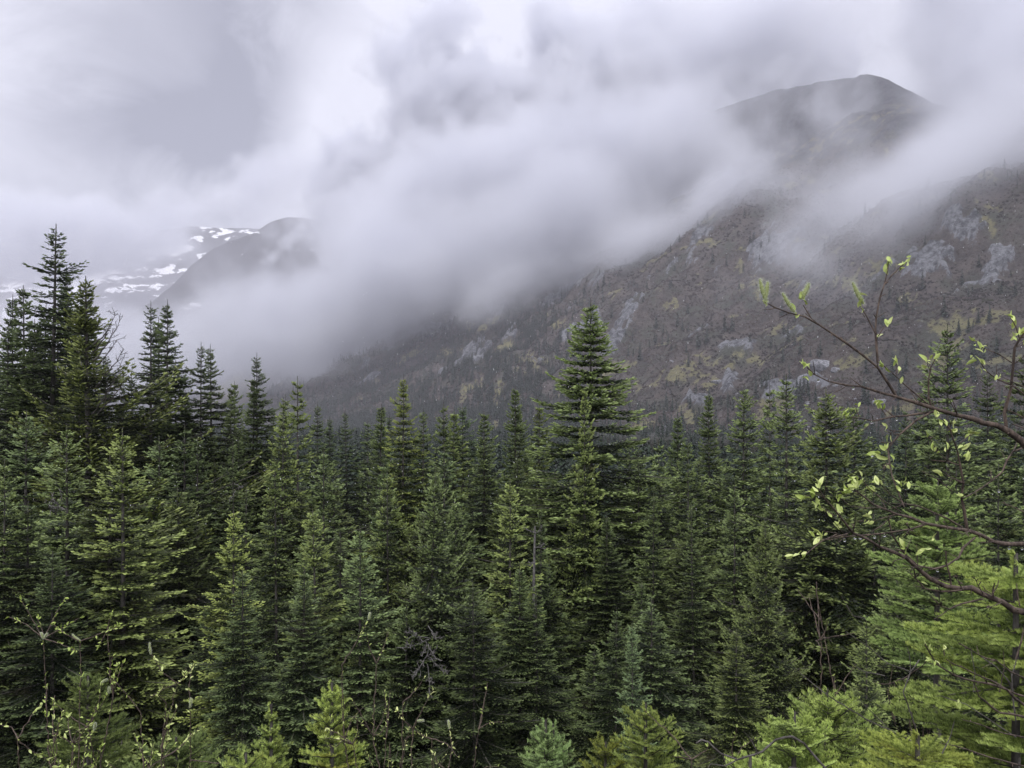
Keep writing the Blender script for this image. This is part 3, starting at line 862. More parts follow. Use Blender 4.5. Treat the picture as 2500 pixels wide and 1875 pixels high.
exec_list = [
    # kind, tipx, tipy, D, width, v, hue, name, label
    ('narrow1', 28, 718, 36, 0.90, 0.62, -0.20, 'fir_tree', "slim dark fir at the far left edge of the photo, mist behind its top"),
    ('narrow2', 64, 696, 34, 1.00, 0.62, 0.00, 'fir_tree', "dark fir spire standing just left of the tallest fir"),
    ('spire1', 118, 545, 30, 1.15, 0.62, 0.00, 'fir_tree', "tallest fir of all, dark spire rising into the mist on the left"),
    ('spire2', 155, 688, 38, 0.75, 0.51, -0.30, 'fir_tree', "nearly black fir top between the tallest fir and its dark blunt-topped neighbour"),
    ('spire2', 185, 652, 37, 0.85, 0.51, -0.30, 'fir_tree', "dark blunt-topped fir just right of the tallest fir"),
    ('ragged', 223, 676, 27, 1.30, 0.62, 0.50, 'spruce_tree', "ragged olive spruce with bare twiggy limbs reaching right into the mist"),
    ('spire2', 309, 925, 33, 0.60, 0.55, 0.00, 'fir_tree', "small dark fir below the ragged spruce's lowest bare limb"),
    ('spire1', 370, 733, 31, 0.85, 0.58, 0.00, 'fir_tree', "left and denser fir of the tall pair standing alone against the mist"),
    ('narrow2', 387, 773, 36, 0.80, 0.55, 0.00, 'fir_tree', "thin fir top squeezed between the two tall firs of the pair"),
    ('spire2', 405, 730, 33, 0.85, 0.58, -0.10, 'fir_tree', "right and looser fir of the tall pair standing alone against the mist"),
    ('spire1', 484, 834, 33, 0.80, 0.62, 0.00, 'fir_tree', "left fir of the lower pair right of the tall pair"),
    ('spire2', 522, 839, 34, 0.80, 0.66, 0.10, 'fir_tree', "right fir of the lower pair, with a brighter flank"),
    ('narrow1', 452, 952, 34, 0.90, 0.62, 0.00, 'fir_tree', "small fir leaning on the left side of the lower pair"),
    ('narrow2', 557, 940, 38, 0.80, 0.70, 0.10, 'fir_tree', "short thin fir, left one of the two small tops beside the lower pair"),
    ('narrow2', 571, 929, 39, 0.80, 0.70, 0.10, 'fir_tree', "short thin fir, right one of the two small tops beside the lower pair"),
    ('narrow2', 606, 919, 34, 0.90, 0.66, 0.10, 'fir_tree', "small fir hugging the left side of the solitary dark spire"),
    ('spire2', 628, 860, 34, 0.78, 0.55, -0.10, 'fir_tree', "solitary dark spire before the grassy strip at the foot of the mist"),
    ('spire1', 663, 995, 42, 0.70, 0.66, -0.10, 'fir_tree', "little dark fir top just right of the solitary dark spire"),
    ('broad1', 684, 970, 27, 0.62, 1.04, 0.35, 'fir_tree', "fresh green fir with a double top, left top of the two"),
    ('spire1', 698, 963, 29, 0.80, 0.90, 0.20, 'fir_tree', "green fir closely behind the fresh green one, its top slightly higher"),
    ('sparse1', 730, 918, 31, 0.85, 0.95, 0.30, 'fir_tree', "thin see-through fir with gaps between its whorls"),
    ('spire1', 770, 983, 34, 0.80, 0.76, 0.00, 'fir_tree', "dark fir right of the thin see-through fir"),
    ('spire2', 813, 1016, 42, 0.80, 0.62, -0.20, 'fir_tree', "low dark fir top halfway between the see-through fir and the lone narrow one"),
    ('spire1', 858, 1001, 38, 0.80, 0.66, -0.10, 'fir_tree', "dark narrow fir top left of the bushy grey-green one"),
    ('broad1', 901, 1023, 38, 0.80, 0.76, -0.10, 'fir_tree', "bushy grey-green fir top left of the tall yellow-green spire"),
    ('spire2', 939, 1010, 40, 0.80, 0.66, -0.20, 'fir_tree', "dark fir top tucked behind the left side of the yellow-green spire"),
    ('spire2', 978, 912, 27, 0.78, 1.09, 0.55, 'fir_tree', "tall yellow-green fir spire at the centre of the forest"),
    ('spire1', 1032, 995, 27, 0.80, 0.90, 0.15, 'fir_tree', "dark fir with a rounded top right of the yellow-green spire"),
    ('broad1', 1087, 980, 28, 0.72, 0.85, 0.20, 'fir_tree', "fir with a thin leader between the round-topped fir and the grey-blue one"),
    ('narrow2', 1104, 1001, 31, 1.00, 0.90, 0.30, 'fir_tree', "olive fir close behind the right side of the thin-leader fir"),
    ('spire2', 1135, 983, 36, 1.00, 0.71, -0.40, 'fir_tree', "grey-blue fir with a dense cone top over the forest"),
    ('narrow1', 1257, 941, 32, 1.00, 0.81, 0.10, 'fir_tree', "slender fir spire left of the big wide-tiered fir"),
    ('narrow1', 1276, 995, 36, 0.90, 0.71, 0.00, 'fir_tree', "dark little fir directly right of the slender spire"),
    ('narrow2', 1311, 985, 35, 1.00, 0.85, 0.35, 'fir_tree', "olive fir top touching the left tiers of the big fir"),
    ('hero', 1441, 727, 26, 0.98, 1.00, 0.12, 'fir_tree', "big wide-tiered fir with a slim top and a bare gap, in the middle distance"),
    ('narrow2', 1429, 938, 23.5, 0.55, 1.14, 0.30, 'fir_tree', "thin young leader standing in front of the big fir's bare gap"),
    ('broad1', 1531, 1071, 33, 0.70, 0.81, 0.10, 'fir_tree', "low fir top under the big fir's longest right branch"),
    ('spire1', 1560, 1089, 36, 0.75, 0.71, 0.00, 'fir_tree', "low dark fir top before the grey boulder field"),
    ('sparse1', 1617, 1075, 28, 0.90, 0.95, 0.10, 'fir_tree', "pale green fir right of the grey boulder field"),
    ('broad2', 1684, 1066, 24, 0.72, 0.81, 0.15, 'fir_tree', "fir with branches lifted in a wide V below its top"),
    ('narrow1', 1733, 955, 31, 0.95, 0.81, 0.10, 'fir_tree', "dense pencil-slim fir standing clear against the brushy slope"),
    ('young1', 1812, 935, 27, 0.85, 0.90, 0.10, 'fir_tree', "fir with separate airy whorls right of the pencil-slim one"),
    ('sparse1', 1878, 938, 31, 0.75, 0.81, 0.10, 'fir_tree', "thin dark fir behind the two airy ones, left of the broad spruce"),
    ('young1', 1917, 912, 27, 0.90, 0.90, 0.10, 'fir_tree', "airy fir with up-swept twigs just left of the broad spruce"),
    ('spruce1', 2020, 945, 21, 0.98, 0.81, 0.25, 'spruce_tree', "broad olive spruce with two bare leaders, branches spreading over the firs"),
    ('broad1', 2208, 988, 26, 0.60, 0.71, -0.20, 'fir_tree', "dark cone-shaped fir seen through the middle willow twigs"),
    ('spire2', 2270, 905, 27, 0.75, 0.76, 0.00, 'fir_tree', "fir half hidden behind the willow's upright twig"),
    ('young1', 2310, 789, 24, 0.88, 0.76, 0.05, 'fir_tree', "tall fir with clear tiers rising behind the willow on the right"),
    ('spire1', 2423, 903, 28, 0.90, 0.76, 0.00, 'fir_tree', "dark slim fir between the tiered fir and the right edge of the photo"),
    ('broad1', 2505, 850, 22, 0.80, 0.76, 0.10, 'fir_tree', "big fir cut off by the right edge of the photo"),
    ('broad1', 1310, 1425, 18.0, .9, .75, 0, 'fir_tree', "dark bushy fir hiding the foot of the slim grey dead fir"),
    ('narrow2', 96, 742, 35, .9, .6, 0, 'fir_tree', "dark fir spire half covered by the tallest fir's left side"),
    ('spire1', 250, 860, 34, .9, .55, -.1, 'fir_tree', "dark fir filling the space behind the bare twiggy limbs"),
    ('spire2', 10, 790, 33, 1.0, .6, -.1, 'fir_tree', "dark fir filling the left edge below the slim far left one"),
    ('narrow2', 84, 780, 33, 1.1, .55, 0, 'fir_tree', "near black fir squeezed between the left edge spires"),
    ('spire1', 138, 735, 34, 1.0, .55, -.1, 'fir_tree', "dark dense fir directly behind the tallest fir"),
    ('narrow1', 206, 720, 37, 1.1, .55, -.1, 'fir_tree', "thin black fir top showing behind the ragged olive spruce"),
    ('spire2', 330, 905, 32, .9, .6, 0, 'fir_tree', "dark fir at the left foot of the tall pair"),
    ('narrow2', 432, 880, 35, 1.0, .6, 0, 'fir_tree', "dark thin fir in the gap right of the tall pair"),
    ('narrow1', 915, 985, 31, 1.0, .8, .1, 'fir_tree', "slim green spire left of the yellow-green one"),
    ('narrow2', 1182, 1000, 30, 1.0, .8, .1, 'fir_tree', "slim dark spire between the grey-blue fir and the slender spire"),
    ('narrow1', 1655, 1010, 30, 1.0, .8, 0, 'fir_tree', "slim spire just left of the V-branched fir"),
    ('narrow2', 2105, 985, 29, 1.1, .75, 0, 'fir_tree', "slim spire in the gap right of the broad spruce"),
    # second rank, tops inside the forest
    ('young1', 165, 1033, 19, 1.01, 1.00, 0.12, 'fir_tree', "grey-green fir with a forked pale top low on the left"),
    ('young1', 298, 1042, 18, 1.01, 1.00, 0.36, 'fir_tree', "bright yellow-green fir with tiered boughs left of the tall pair"),
    ('broad1', 8, 1119, 17, 0.74, 0.96, 0.16, 'fir_tree', "yellowish fir top at the left edge halfway down"),
    ('young1', 60, 1000, 23, 1.10, 0.81, -0.16, 'fir_tree', "bushy blue-grey fir under the far left spires"),
    ('young1', 572, 1235, 17, 0.78, 1.15, 0.48, 'fir_tree', "narrow lime-green young fir, brightest in the left half of the forest"),
    ('spire1', 572, 1075, 24, 0.74, 0.81, 0.00, 'fir_tree', "dark green fir above the lime-green young one"),
    ('spire1', 480, 1060, 25, 0.83, 0.70, -0.16, 'fir_tree', "near black fir column filling the gap left of the lime-green young fir"),
    ('broad1', 677, 1115, 20, 0.69, 0.96, 0.12, 'fir_tree', "full green fir below the double-topped one"),
    ('young1', 787, 1239, 18, 0.87, 0.96, 0.32, 'fir_tree', "small bright fir halfway down between the full green fir and the centre"),
    ('young1', 877, 1281, 18, 0.92, 0.96, -0.12, 'fir_tree', "small frosty green fir left of the brownish cone-laden fir"),
    ('young1', 790, 1095, 25, 0.92, 0.78, 0.00, 'fir_tree', "mid green fir behind the small bright one"),
    ('broad2', 955, 1150, 20, 0.69, 0.96, 0.24, 'fir_tree', "leafy bright fir under the tall yellow-green spire"),
    ('spruce1', 1034, 1139, 18.5, 0.74, 0.85, 0.08, 'spruce_tree', "dark spruce with frosty tips and grey dead twigs showing low in its middle"),
    ('young1', 1130, 1210, 19.5, 0.74, 0.81, 0.08, 'fir_tree', "green fir right of the frosty-tipped dark spruce"),
    ('young1', 1243, 1166, 20, 0.78, 1.07, 0.36, 'fir_tree', "small bright green fir left below the big wide-tiered fir"),
    ('broad1', 1318, 1240, 21, 0.57, 0.74, -0.08, 'fir_tree', "grey-green fir leaning into the big fir's left foot"),
    ('broad1', 1590, 1200, 22, 0.64, 0.78, 0.08, 'fir_tree', "full fir right below the big fir's long branch"),
    ('broad2', 1500, 1480, 17.5, 0.74, 0.81, -0.08, 'fir_tree', "wide frosty fir low in front of the big fir's foot"),
    ('young1', 1546, 1521, 15.5, 0.64, 0.96, -0.48, 'fir_tree', "small bluish fir deep in the forest below the big fir"),
    ('spire1', 1700, 1230, 20, 0.74, 0.81, 0.04, 'fir_tree', "dense fir column below the V-branched one"),
    ('young1', 1790, 1180, 22, 0.83, 0.81, 0.04, 'fir_tree', "fir left of the broad olive spruce, at the height of its skirt"),
    ('spruce1', 1880, 1260, 16.5, 0.64, 0.74, 0.20, 'spruce_tree', "dark spruce spread below the broad olive spruce"),
    ('young1', 2115, 1505, 12.5, 0.74, 1.00, 0.24, 'fir_tree', "little fir with tidy tiers below the willow's lowest branch"),
    ('broad2', 2440, 1130, 15, 0.74, 0.89, 0.08, 'fir_tree', "full green fir behind the willow at the right edge"),
    ('broad1', 2330, 1080, 18, 0.74, 0.81, 0.00, 'fir_tree', "green fir behind the willow's middle branch"),
]
for (kind, x, y, D, wd, v_, hue, nm, lb) in exec_list:
    plant(kind, x, y, D, wd, nm, lb, nm.split('_')[0], None, v_, hue, rz=.6 if kind in ('hero',) else None)

# forked leaders and bare limbs of particular trees are added with the near things (e_near)

# fillers: the rest of the stand, too much alike and too hidden to tell apart
env_x = [0, 250, 320, 450, 650, 1000, 1250, 1450, 1700, 1850, 2100, 2250, 2500]
env_y = [830, 900, 1000, 1010, 1040, 1060, 1060, 1090, 1110, 1060, 1050, 1010, 960]
LAND = [(28, 800, "the far left edge"), (118, 700, "the tallest fir"), (223, 850, "the ragged olive spruce"), (385, 900, "the tall pair"), (500, 950, "the lower pair"), (628, 950, "the solitary dark spire"),
        (730, 1000, "the thin see-through fir"), (858, 1050, "the lone dark narrow fir"), (978, 1000, "the yellow-green spire"), (1087, 1040, "the thin-leader fir"), (1135, 1040, "the grey-blue fir"), (1257, 1030, "the slender spire"),
        (1441, 1050, "the big wide-tiered fir"), (1575, 1110, "the grey boulder field"), (1684, 1130, "the V-branched fir"), (1733, 1050, "the pencil-slim fir"), (1812, 1020, "the airy whorled fir"), (2020, 1080, "the broad olive spruce"),
        (2208, 1060, "the dark cone-shaped fir"), (2310, 950, "the tall tiered fir on the right"), (2440, 1000, "the right edge"),
        (572, 1300, "the lime-green young fir"), (165, 1150, "the forked pale-topped fir"), (298, 1200, "the tiered yellow-green fir"), (787, 1300, "the small bright fir"), (877, 1350, "the small frosty fir"), (1034, 1400, "the dark frosty spruce"),
        (1243, 1280, "the bright fir below the big one"), (1470, 1450, "the wide frosty fir"), (1700, 1350, "the dense fir column"), (1880, 1400, "the low dark spruce"), (2115, 1560, "the little tidy fir"), (810, 1600, "the brightest sapling"),
        (1332, 1650, "the blue-green sapling"), (1576, 1650, "the yellow-green sapling"), (300, 1600, "the catkin willow"), (1546, 1560, "the small bluish fir")]
ORD = ["", "second ", "third ", "fourth ", "fifth ", "sixth ", "seventh ", "eighth ", "ninth ", "tenth "]
_used = {}


def filler_label(px, py, kd, v_, hue, row):
    look = "yellowish" if hue > .2 else "blue-grey" if hue < -.12 else "dark" if v_ < .7 else "green"
    shape = {'n': "thin", 's': "slim", 'b': "bushy", 'y': "tiered"}.get(kd[0], "slim") if kd != 'spruce1' else "ragged"
    lm = min(LAND, key=lambda l: abs(l[0] - px) + .8 * abs(l[1] - py - 40))
    side = "left of" if px < lm[0] - 12 else "right of" if px > lm[0] + 12 else "by"
    base = f"{look} {shape} fir {row}, {side} {lm[2]}"
    k = _used.get(base, 0); _used[base] = k + 1
    return base if k == 0 else f"{ORD[min(k, 9)]}{look} {shape} fir {row}, {side} {lm[2]}"


ROWS = [  # D range, tip offset below the skyline, count, where, group, v range
    (15, 18.5, 330, 520, 13, "in front rank", "front rank firs half hidden by neighbours", (.45, .75), (1.0, 1.35)),
    (18, 24, 150, 330, 28, "in mid stand", "firs in the thick of the stand", (.5, .85), (.9, 1.2)),
    (25, 36, 10, 180, 42, "in the rear stand", "rear stand firs", (.55, .9), (.8, 1.05)),
    (38, 60, 0, 80, 40, "at far edge", "far fir tops at the back of the forest", (.6, .85), (.85, 1.05)),
]
rr = np.random.default_rng(77)
for (d0, d1, o0, o1, n, row, gp, vr, wr) in ROWS:
    for i in range(n):
        x = (i + rr.uniform(0, 1)) / n * (2700 if row != 'in mid stand' else 3100) - (100 if row != 'in mid stand' else 250)
        D = rr.uniform(d0, d1)
        y = np.interp(x, env_x, env_y) + rr.uniform(o0, o1)
        kd = rr.choice(['narrow2', 'spire1', 'spire2', 'broad1', 'broad2', 'young1', 'spruce1'], p=[.06, .20, .2, .2, .14, .08, .12])
        v_, hue = rr.uniform(*vr), rr.uniform(-.25, .35)
        plant(kd, x, y, D, rr.uniform(*wr), 'fir_tree', filler_label(x, y, kd, v_, hue, row), 'fir', gp, v_, hue)


def snag_limbs(root, tree_x, y_from, D, tips, seed, mat, name, r0=.03, tw=9):
    """bare limbs with forked twigs on a standing tree, each a part of it"""
    r = np.random.default_rng(seed)
    inv = (Matrix.LocRotScale(root.location, root.rotation_euler, root.scale)).inverted()
    for (tx, ty, y0) in tips:
        a = np.array(P(tree_x, y0, D)); b = np.array(P(tx, ty, D - r.uniform(.2, .8)))
        q = np.linspace(0, 1, 9)[:, None]
        L = np.linalg.norm(b - a)
        main = a + (b - a) * q + np.array([0, 0, -1.]) * (q * (1 - q)) * L * .22 + r.normal(size=(9, 3)) * .015
        ps, rs = [main], [np.linspace(r0, .008, 9)]
        for k in range(tw):
            i = int(r.integers(3, 9)); st = main[min(i, 8)]
            d = (b - a) / L * r.uniform(.2, .9) + r.normal(size=3) * .5 + np.array([0, 0, .25]); d /= np.linalg.norm(d)
            l_ = L * r.uniform(.10, .22)
            ps.append(np.stack([st, st + d * l_ * .5 + r.normal(size=3) * .01, st + d * l_])); rs.append(np.array([.010, .008, .005]))
            for m in range(2):
                e = st + d * l_ * r.uniform(.4, .9); dd_ = d + r.normal(size=3) * .6; dd_ /= np.linalg.norm(dd_)
                ps.append(np.stack([e, e + dd_ * l_ * .25, e + dd_ * l_ * .45])); rs.append(np.array([.007, .006, .004]))
        v, f = tubes(ps, rs, 4)
        v = np.array([inv @ Vector(p) for p in v])
        ob(name, mesh_np(name, v, f, [mat], smooth=True), root)


def tree_at(label_start):
    return [o for o in COL.objects if o.get('label', '').startswith(label_start)][0]


snag_limbs(tree_at("ragged olive spruce"), 228, 0, 26.6, [(281, 770, 860), (292, 786, 880), (286, 830, 900), (303, 853, 950), (293, 890, 1010), (311, 918, 1020), (270, 800, 840)], 5, BARK, "bare_limb", .035)
snag_limbs(tree_at("dark spruce with frosty tips"), 1045, 0, 17.1, [(985, 1580, 1560), (1010, 1650, 1590), (1075, 1560, 1530), (1090, 1640, 1600), (1000, 1540, 1560), (1050, 1690, 1620), (1030, 1600, 1560), (1065, 1610, 1570)], 6, DEADWOOD, "dead_branch", .014, 14)
snag_limbs(tree_at("dark green fir above the lime-green"), 575, 0, 23.5, [(590, 1190, 1180), (560, 1220, 1200)], 8, DEADWOOD, "dead_branch", .012, 8)
snag_limbs(tree_at("grey-green fir with a forked pale top"), 135, 0, 18.2, [(112, 1225, 1250), (150, 1215, 1255), (128, 1210, 1262)], 9, DEADWOOD, "dead_branch", .016, 8)
# a slim grey snag in a gap
_g = ground_z(P(1305, 1300, 19).x, 19)
sn = bpy.data.objects.new("dead_fir", None); COL.objects.link(sn); sn.location = (P(1305, 1300, 19).x, 19, _g)
tag(sn, "slim pale grey dead fir trunk in a gap left of the big wide-tiered fir", "dead tree")
_H = P(1305, 1285, 19).z - _g
_v, _f = tubes([np.array([[0, 0, -.5], [.10, 0, _H * .4], [-.02, .06, _H * .8], [.01, 0, _H]])], [np.array([.07, .055, .035, .02])], 8)
ob("trunk", mesh_np("trunk", _v, _f, [DEADWOOD], smooth=True), sn)
snag_limbs(sn, 1305, 0, 19, [(1285, 1290, 1300), (1330, 1330, 1335), (1290, 1380, 1370), (1322, 1290, 1300)], 11, DEADWOOD, "dead_branch", .010, 7)

# ------------------------------------------------------------------ conifers of the mountainside and the valley edge
def far_conifer(seed, n=110):
    """small spire seen from hundreds of metres: trunk and drooping sprays, 10 m high"""
    r = np.random.default_rng(seed)
    v = []
    for i in range(n):
        h = 10 * (1 - (i / n) ** .8) if i else 10
        h = .8 + (i + r.uniform(0, 1)) / n * 8.8
        rad = (10 - h) * .22 * r.uniform(.6, 1.25) + .12
        a = r.uniform(0, 6.28); w_ = .32 + rad * .42
        c = np.array([0, 0, h + .25]); e = np.array([math.cos(a) * rad, math.sin(a) * rad, h - rad * .35])
        s_ = np.array([-math.sin(a), math.cos(a), 0]) * w_
        m = c * .4 + e * .6
        v += [c, m + s_ * .5, e, c, e, m - s_ * .5]
    for k in range(3):
        a = k * 2.1; v += [np.array([math.cos(a) * .16, math.sin(a) * .12, -1]), np.array([math.cos(a + 2.1) * .16, math.sin(a + 2.1) * .12, -1]), np.array([0, 0, 7.5])]
    v = np.array(v)
    return mesh_np("crown", v, np.arange(len(v)).reshape(-1, 3), [NEEDLE_FAR], attrs={'tip': ('POINT', np.repeat(r.uniform(0, 1, len(v) // 3), 3))})


FARV = [far_conifer(s_) for s_ in range(5)]


def far_trunk():
    a, b = tubes([np.array([[0, 0, -1.], [0, 0, 5], [0, 0, 10]])], [np.array([.2, .12, .02])], 4)
    return mesh_np("trunk", a, b, [BARK])


FART = far_trunk()
# clumps of trees on the slope: centre (px, py), spread (px, px), how many, place words
CLUMPS = [
    (1235, 700, 8, 4, 2, "tiny fir standing alone at the very edge of the mist"),
    (1350, 790, 55, 40, 22, "little dark fir of the slope cluster left of the rock rib"),
    (1450, 740, 40, 50, 12, "little dark fir by the gully next to the rock rib"),
    (1745, 640, 12, 16, 2, "small lone fir high on the brush slope under the mist"),
    (1645, 820, 70, 40, 8, "dark fir dot on the slope right of the rock rib"),
    (1740, 850, 50, 40, 5, "small dark fir low on the slope right of the rock rib"),
    (2050, 660, 16, 14, 2, "small fir in the mist gap above the willow tip"),
    (2210, 780, 60, 60, 7, "small fir behind the upright willow twig"),
    (1920, 820, 70, 50, 6, "small fir on the slope behind the leafy willow twig"),
    (1860, 600, 14, 22, 4, "dark fir wedged between the two grey slabs near the mist"),
    (1950, 980, 150, 30, 16, "fir at the foot of the brushy slope behind the forest edge"),
]
rc = np.random.default_rng(55)
nfar = 0
ORDW = "first second third fourth fifth sixth seventh eighth ninth tenth eleventh twelfth thirteenth fourteenth fifteenth sixteenth seventeenth eighteenth nineteenth twentieth".split() + ["twenty-first", "twenty-second"]
for (cx, cy_, sx, sy, n, lb0) in CLUMPS:
    spots = sorted([(cx + rc.normal() * sx, cy_ + rc.normal() * sy) for _ in range(n)])
    for i in range(n):
        p = hit(*spots[i])
        lb = lb0 if n == 1 else ORDW[i] + " from left, " + lb0
        if p is None or p.z > 420: continue
        h = rc.uniform(1.0, 1.9)
        root = bpy.data.objects.new("hillside_fir", None); COL.objects.link(root)
        root.location = (p.x, p.y, p.z - .5); root.rotation_euler.z = rc.uniform(0, 6.28); root.scale = (h * 1.05, h * 1.05, h)
        tag(root, lb, "fir", "scattered firs of the mountainside")
        c = ob("crown", FARV[int(rc.integers(0, 5))], root); ob("trunk", FART, root); nfar += 1
# the uncounted rest: band of dark forest along the mountain foot and floor
pts = []
x, y, z, r = slope_points(75000, 202, 75, 1900, -.75, .95)
px, py = to_px(x, y, z)
band = sstep(1350, 1000, px) * sstep(40, -25, z - 95 - fbm2(x / 90., y / 90., 3, .5, 5) * 120)
clump = sstep(-.1, .35, fbm2(x / 70., y / 70., 4, .55, 15))
floor_ = sstep(22, 2, z) * .42
p_ = np.maximum(band * clump * .30, floor_ * sstep(75, 110, y)) * np.clip(y / 900, .35, 1) + .004
k = r.uniform(0, 1, len(x)) < p_
_, gsm = slope_masks(x, y, z)
k &= gsm < .5
x, y, z = x[k], y[k], z[k]
x2, y2, z2, r2 = slope_points(200000, 203, 520, 2300, -.45, .22)
px2, _py = to_px(x2, y2, z2)
lim_ = np.interp(px2, [500, 700, 900, 1100, 1300, 1450], [40, 95, 150, 190, 215, 190]) + fbm2(x2 / 110., y2 / 110., 4, .55, 5) * 90
dn_ = sstep(30, -30, z2 - lim_) * (.25 + .75 * sstep(-.15, .3, fbm2(x2 / 60., y2 / 60., 4, .6, 15))) * sstep(1500, 1280, px2)
dn_ = np.maximum(dn_ * .42, .006) * np.clip(y2 / 1300, .3, 1.3)
_rk2, _gs2 = slope_masks(x2, y2, z2)
k2 = (r2.uniform(0, 1, len(x2)) < dn_) & (_rk2 < .4) & (_gs2 < .45)
x3, y3, z3, r3 = slope_points(5000, 204, 260, 1300, .05, .75)
k3 = (r3.uniform(0, 1, len(x3)) < .012 + .75 * sstep(.22, .42, fbm2(x3 / 60., y3 / 60., 4, .6, 25))) & (z3 < 330) & (np.hypot(x3, y3) > 300)
x = np.concatenate([x, x2[k2], x3[k3]]); y = np.concatenate([y, y2[k2], y3[k3]]); z = np.concatenate([z, z2[k2], z3[k3]])
k = np.ones(len(x), bool)
x, y, z = x[k], y[k], z[k]
scatter_obj("valley_forest", np.stack([x, y, z - .4], -1), r.uniform(.5, 1.4, len(x)) * np.where(y < 330, .72, 1.), r.uniform(0, 6.28, len(x)), FARV, "dark conifer forest massed along the foot of the mountain")

# ------------------------------------------------------------------ near conifers: boughs with single needles
def bough_mesh(seed, L, width, mat, up=.10, droop=.12, nlen=.028, per_m=620, sub=True, tipc=0.):
    """one flat fir bough along +X, L metres long: twigs both sides, needles brushed up and forward"""
    r = np.random.default_rng(seed)
    twigs = []            # (start, direction, length, age)
    k = max(4, int(L / .074))
    u = (np.arange(k) + .6) / k
    ax = np.stack([u * L, np.sin(u * 3 + seed) * .02 * L, L * (up * u - droop * u * u + .10 * u ** 4)], -1)
    paths = [np.vstack([[0, 0, 0], ax])]; radii = [np.linspace(.0045 + L * .006, .0018, k + 1)]
    for i in range(k):
        for sg in (-1, 1):
            if r.random() < .12: continue
            ll = min(width, (1.03 - u[i]) * L * .75 + .03) * min(1, u[i] * 5 + .15) * r.uniform(.7, 1.1)
            if ll < .02: continue
            a = math.radians(r.uniform(42, 58))
            d = np.array([math.cos(a), sg * math.sin(a), r.normal() * .07 + .02])
            q = np.linspace(0, 1, 4)[:, None]
            pth = ax[i] + d[None] * ll * q + np.array([.10, 0, .06])[None] * ll * q ** 2
            paths.append(pth); radii.append(np.linspace(.0028, .0014, 4)); twigs.append((pth, ll))
            if sub and ll > .10:
                for s_ in range(int(ll / .10)):
                    f = (s_ + .7) * .10 / ll
                    if f > .85: break
                    for sg2 in (-1, 1):
                        if r.random() < .25: continue
                        a2 = math.radians(r.uniform(38, 52)) * sg2
                        d2 = np.array([d[0] * math.cos(a2) - d[1] * math.sin(a2), d[0] * math.sin(a2) + d[1] * math.cos(a2), r.normal() * .08 + .03])
                        l2 = min(.085, (1 - f) * ll * .7 + .02) * r.uniform(.7, 1.1)
                        st = ax[i] + d * ll * f
                        pth = st[None] + d2[None] * l2 * q
                        paths.append(pth); radii.append(np.linspace(.002, .0012, 4)); twigs.append((pth, l2))
    # needles
    P0, D0, A0 = [], [], []
    def cover(pth, ll, dens):
        n = max(4, int(ll * dens))
        f = r.uniform(0, 1, n)
        idx = np.minimum((f * (len(pth) - 1)).astype(int), len(pth) - 2)
        fr_ = f * (len(pth) - 1) - idx
        P0.append(pth[idx] + (pth[idx + 1] - pth[idx]) * fr_[:, None])
        dd = pth[idx + 1] - pth[idx]; D0.append(dd / (np.linalg.norm(dd, axis=1)[:, None] + 1e-9)); A0.append(f)
    for pth, ll in twigs: cover(pth, ll, per_m)
    cover(paths[0][1:], L, per_m * 1.0)
    P0 = np.concatenate(P0); D0 = np.concatenate(D0); A0 = np.concatenate(A0)
    n = len(P0)
    X, Y, Z = frames(D0)
    ang = r.normal(0, 62, n) * np.pi / 180
    o = Y * np.sin(ang)[:, None] + Z * (np.abs(np.cos(ang)) * .75 + .15)[:, None]
    nd = o * .86 + X * r.uniform(.25, .75, n)[:, None]
    nd /= np.linalg.norm(nd, axis=1)[:, None]
    nl = nlen * r.uniform(.75, 1.2, n)
    sd = np.cross(nd, r.normal(size=(n, 3))); sd /= np.linalg.norm(sd, axis=1)[:, None] + 1e-9
    wd = .0016
    T = np.stack([P0 - sd * wd, P0 + sd * wd, P0 + nd * nl[:, None] * .8 + sd * wd * .8, P0 + nd * nl[:, None]], 1)
    v = T.reshape(-1, 3); f = np.arange(len(v)).reshape(-1, 4)
    tv_, tf_ = tubes(paths, radii, 4)
    allv = np.concatenate([v, tv_]); allf = np.concatenate([f, tf_ + len(v)])
    tip = np.concatenate([np.repeat(np.clip(.35 + .65 * A0 + r.normal(size=n) * .12 + tipc, 0, 1), 4), np.zeros(len(tv_))])
    return mesh_np("bough", allv, allf, [mat, BARK], np.concatenate([np.zeros(len(f)), np.ones(len(tf_))]), attrs={'tip': ('POINT', tip)})


BOUGHS = {L: [bough_mesh(int(L * 100) + k, L, .30 * L + .04, NEEDLE_NEAR, per_m=760) for k in range(4)] for L in (.2, .4, .7)}
BOUGH_FULL = [bough_mesh(900 + k, .8, .24, NEEDLE_NEAR, per_m=900, up=.05, droop=.14) for k in range(5)]


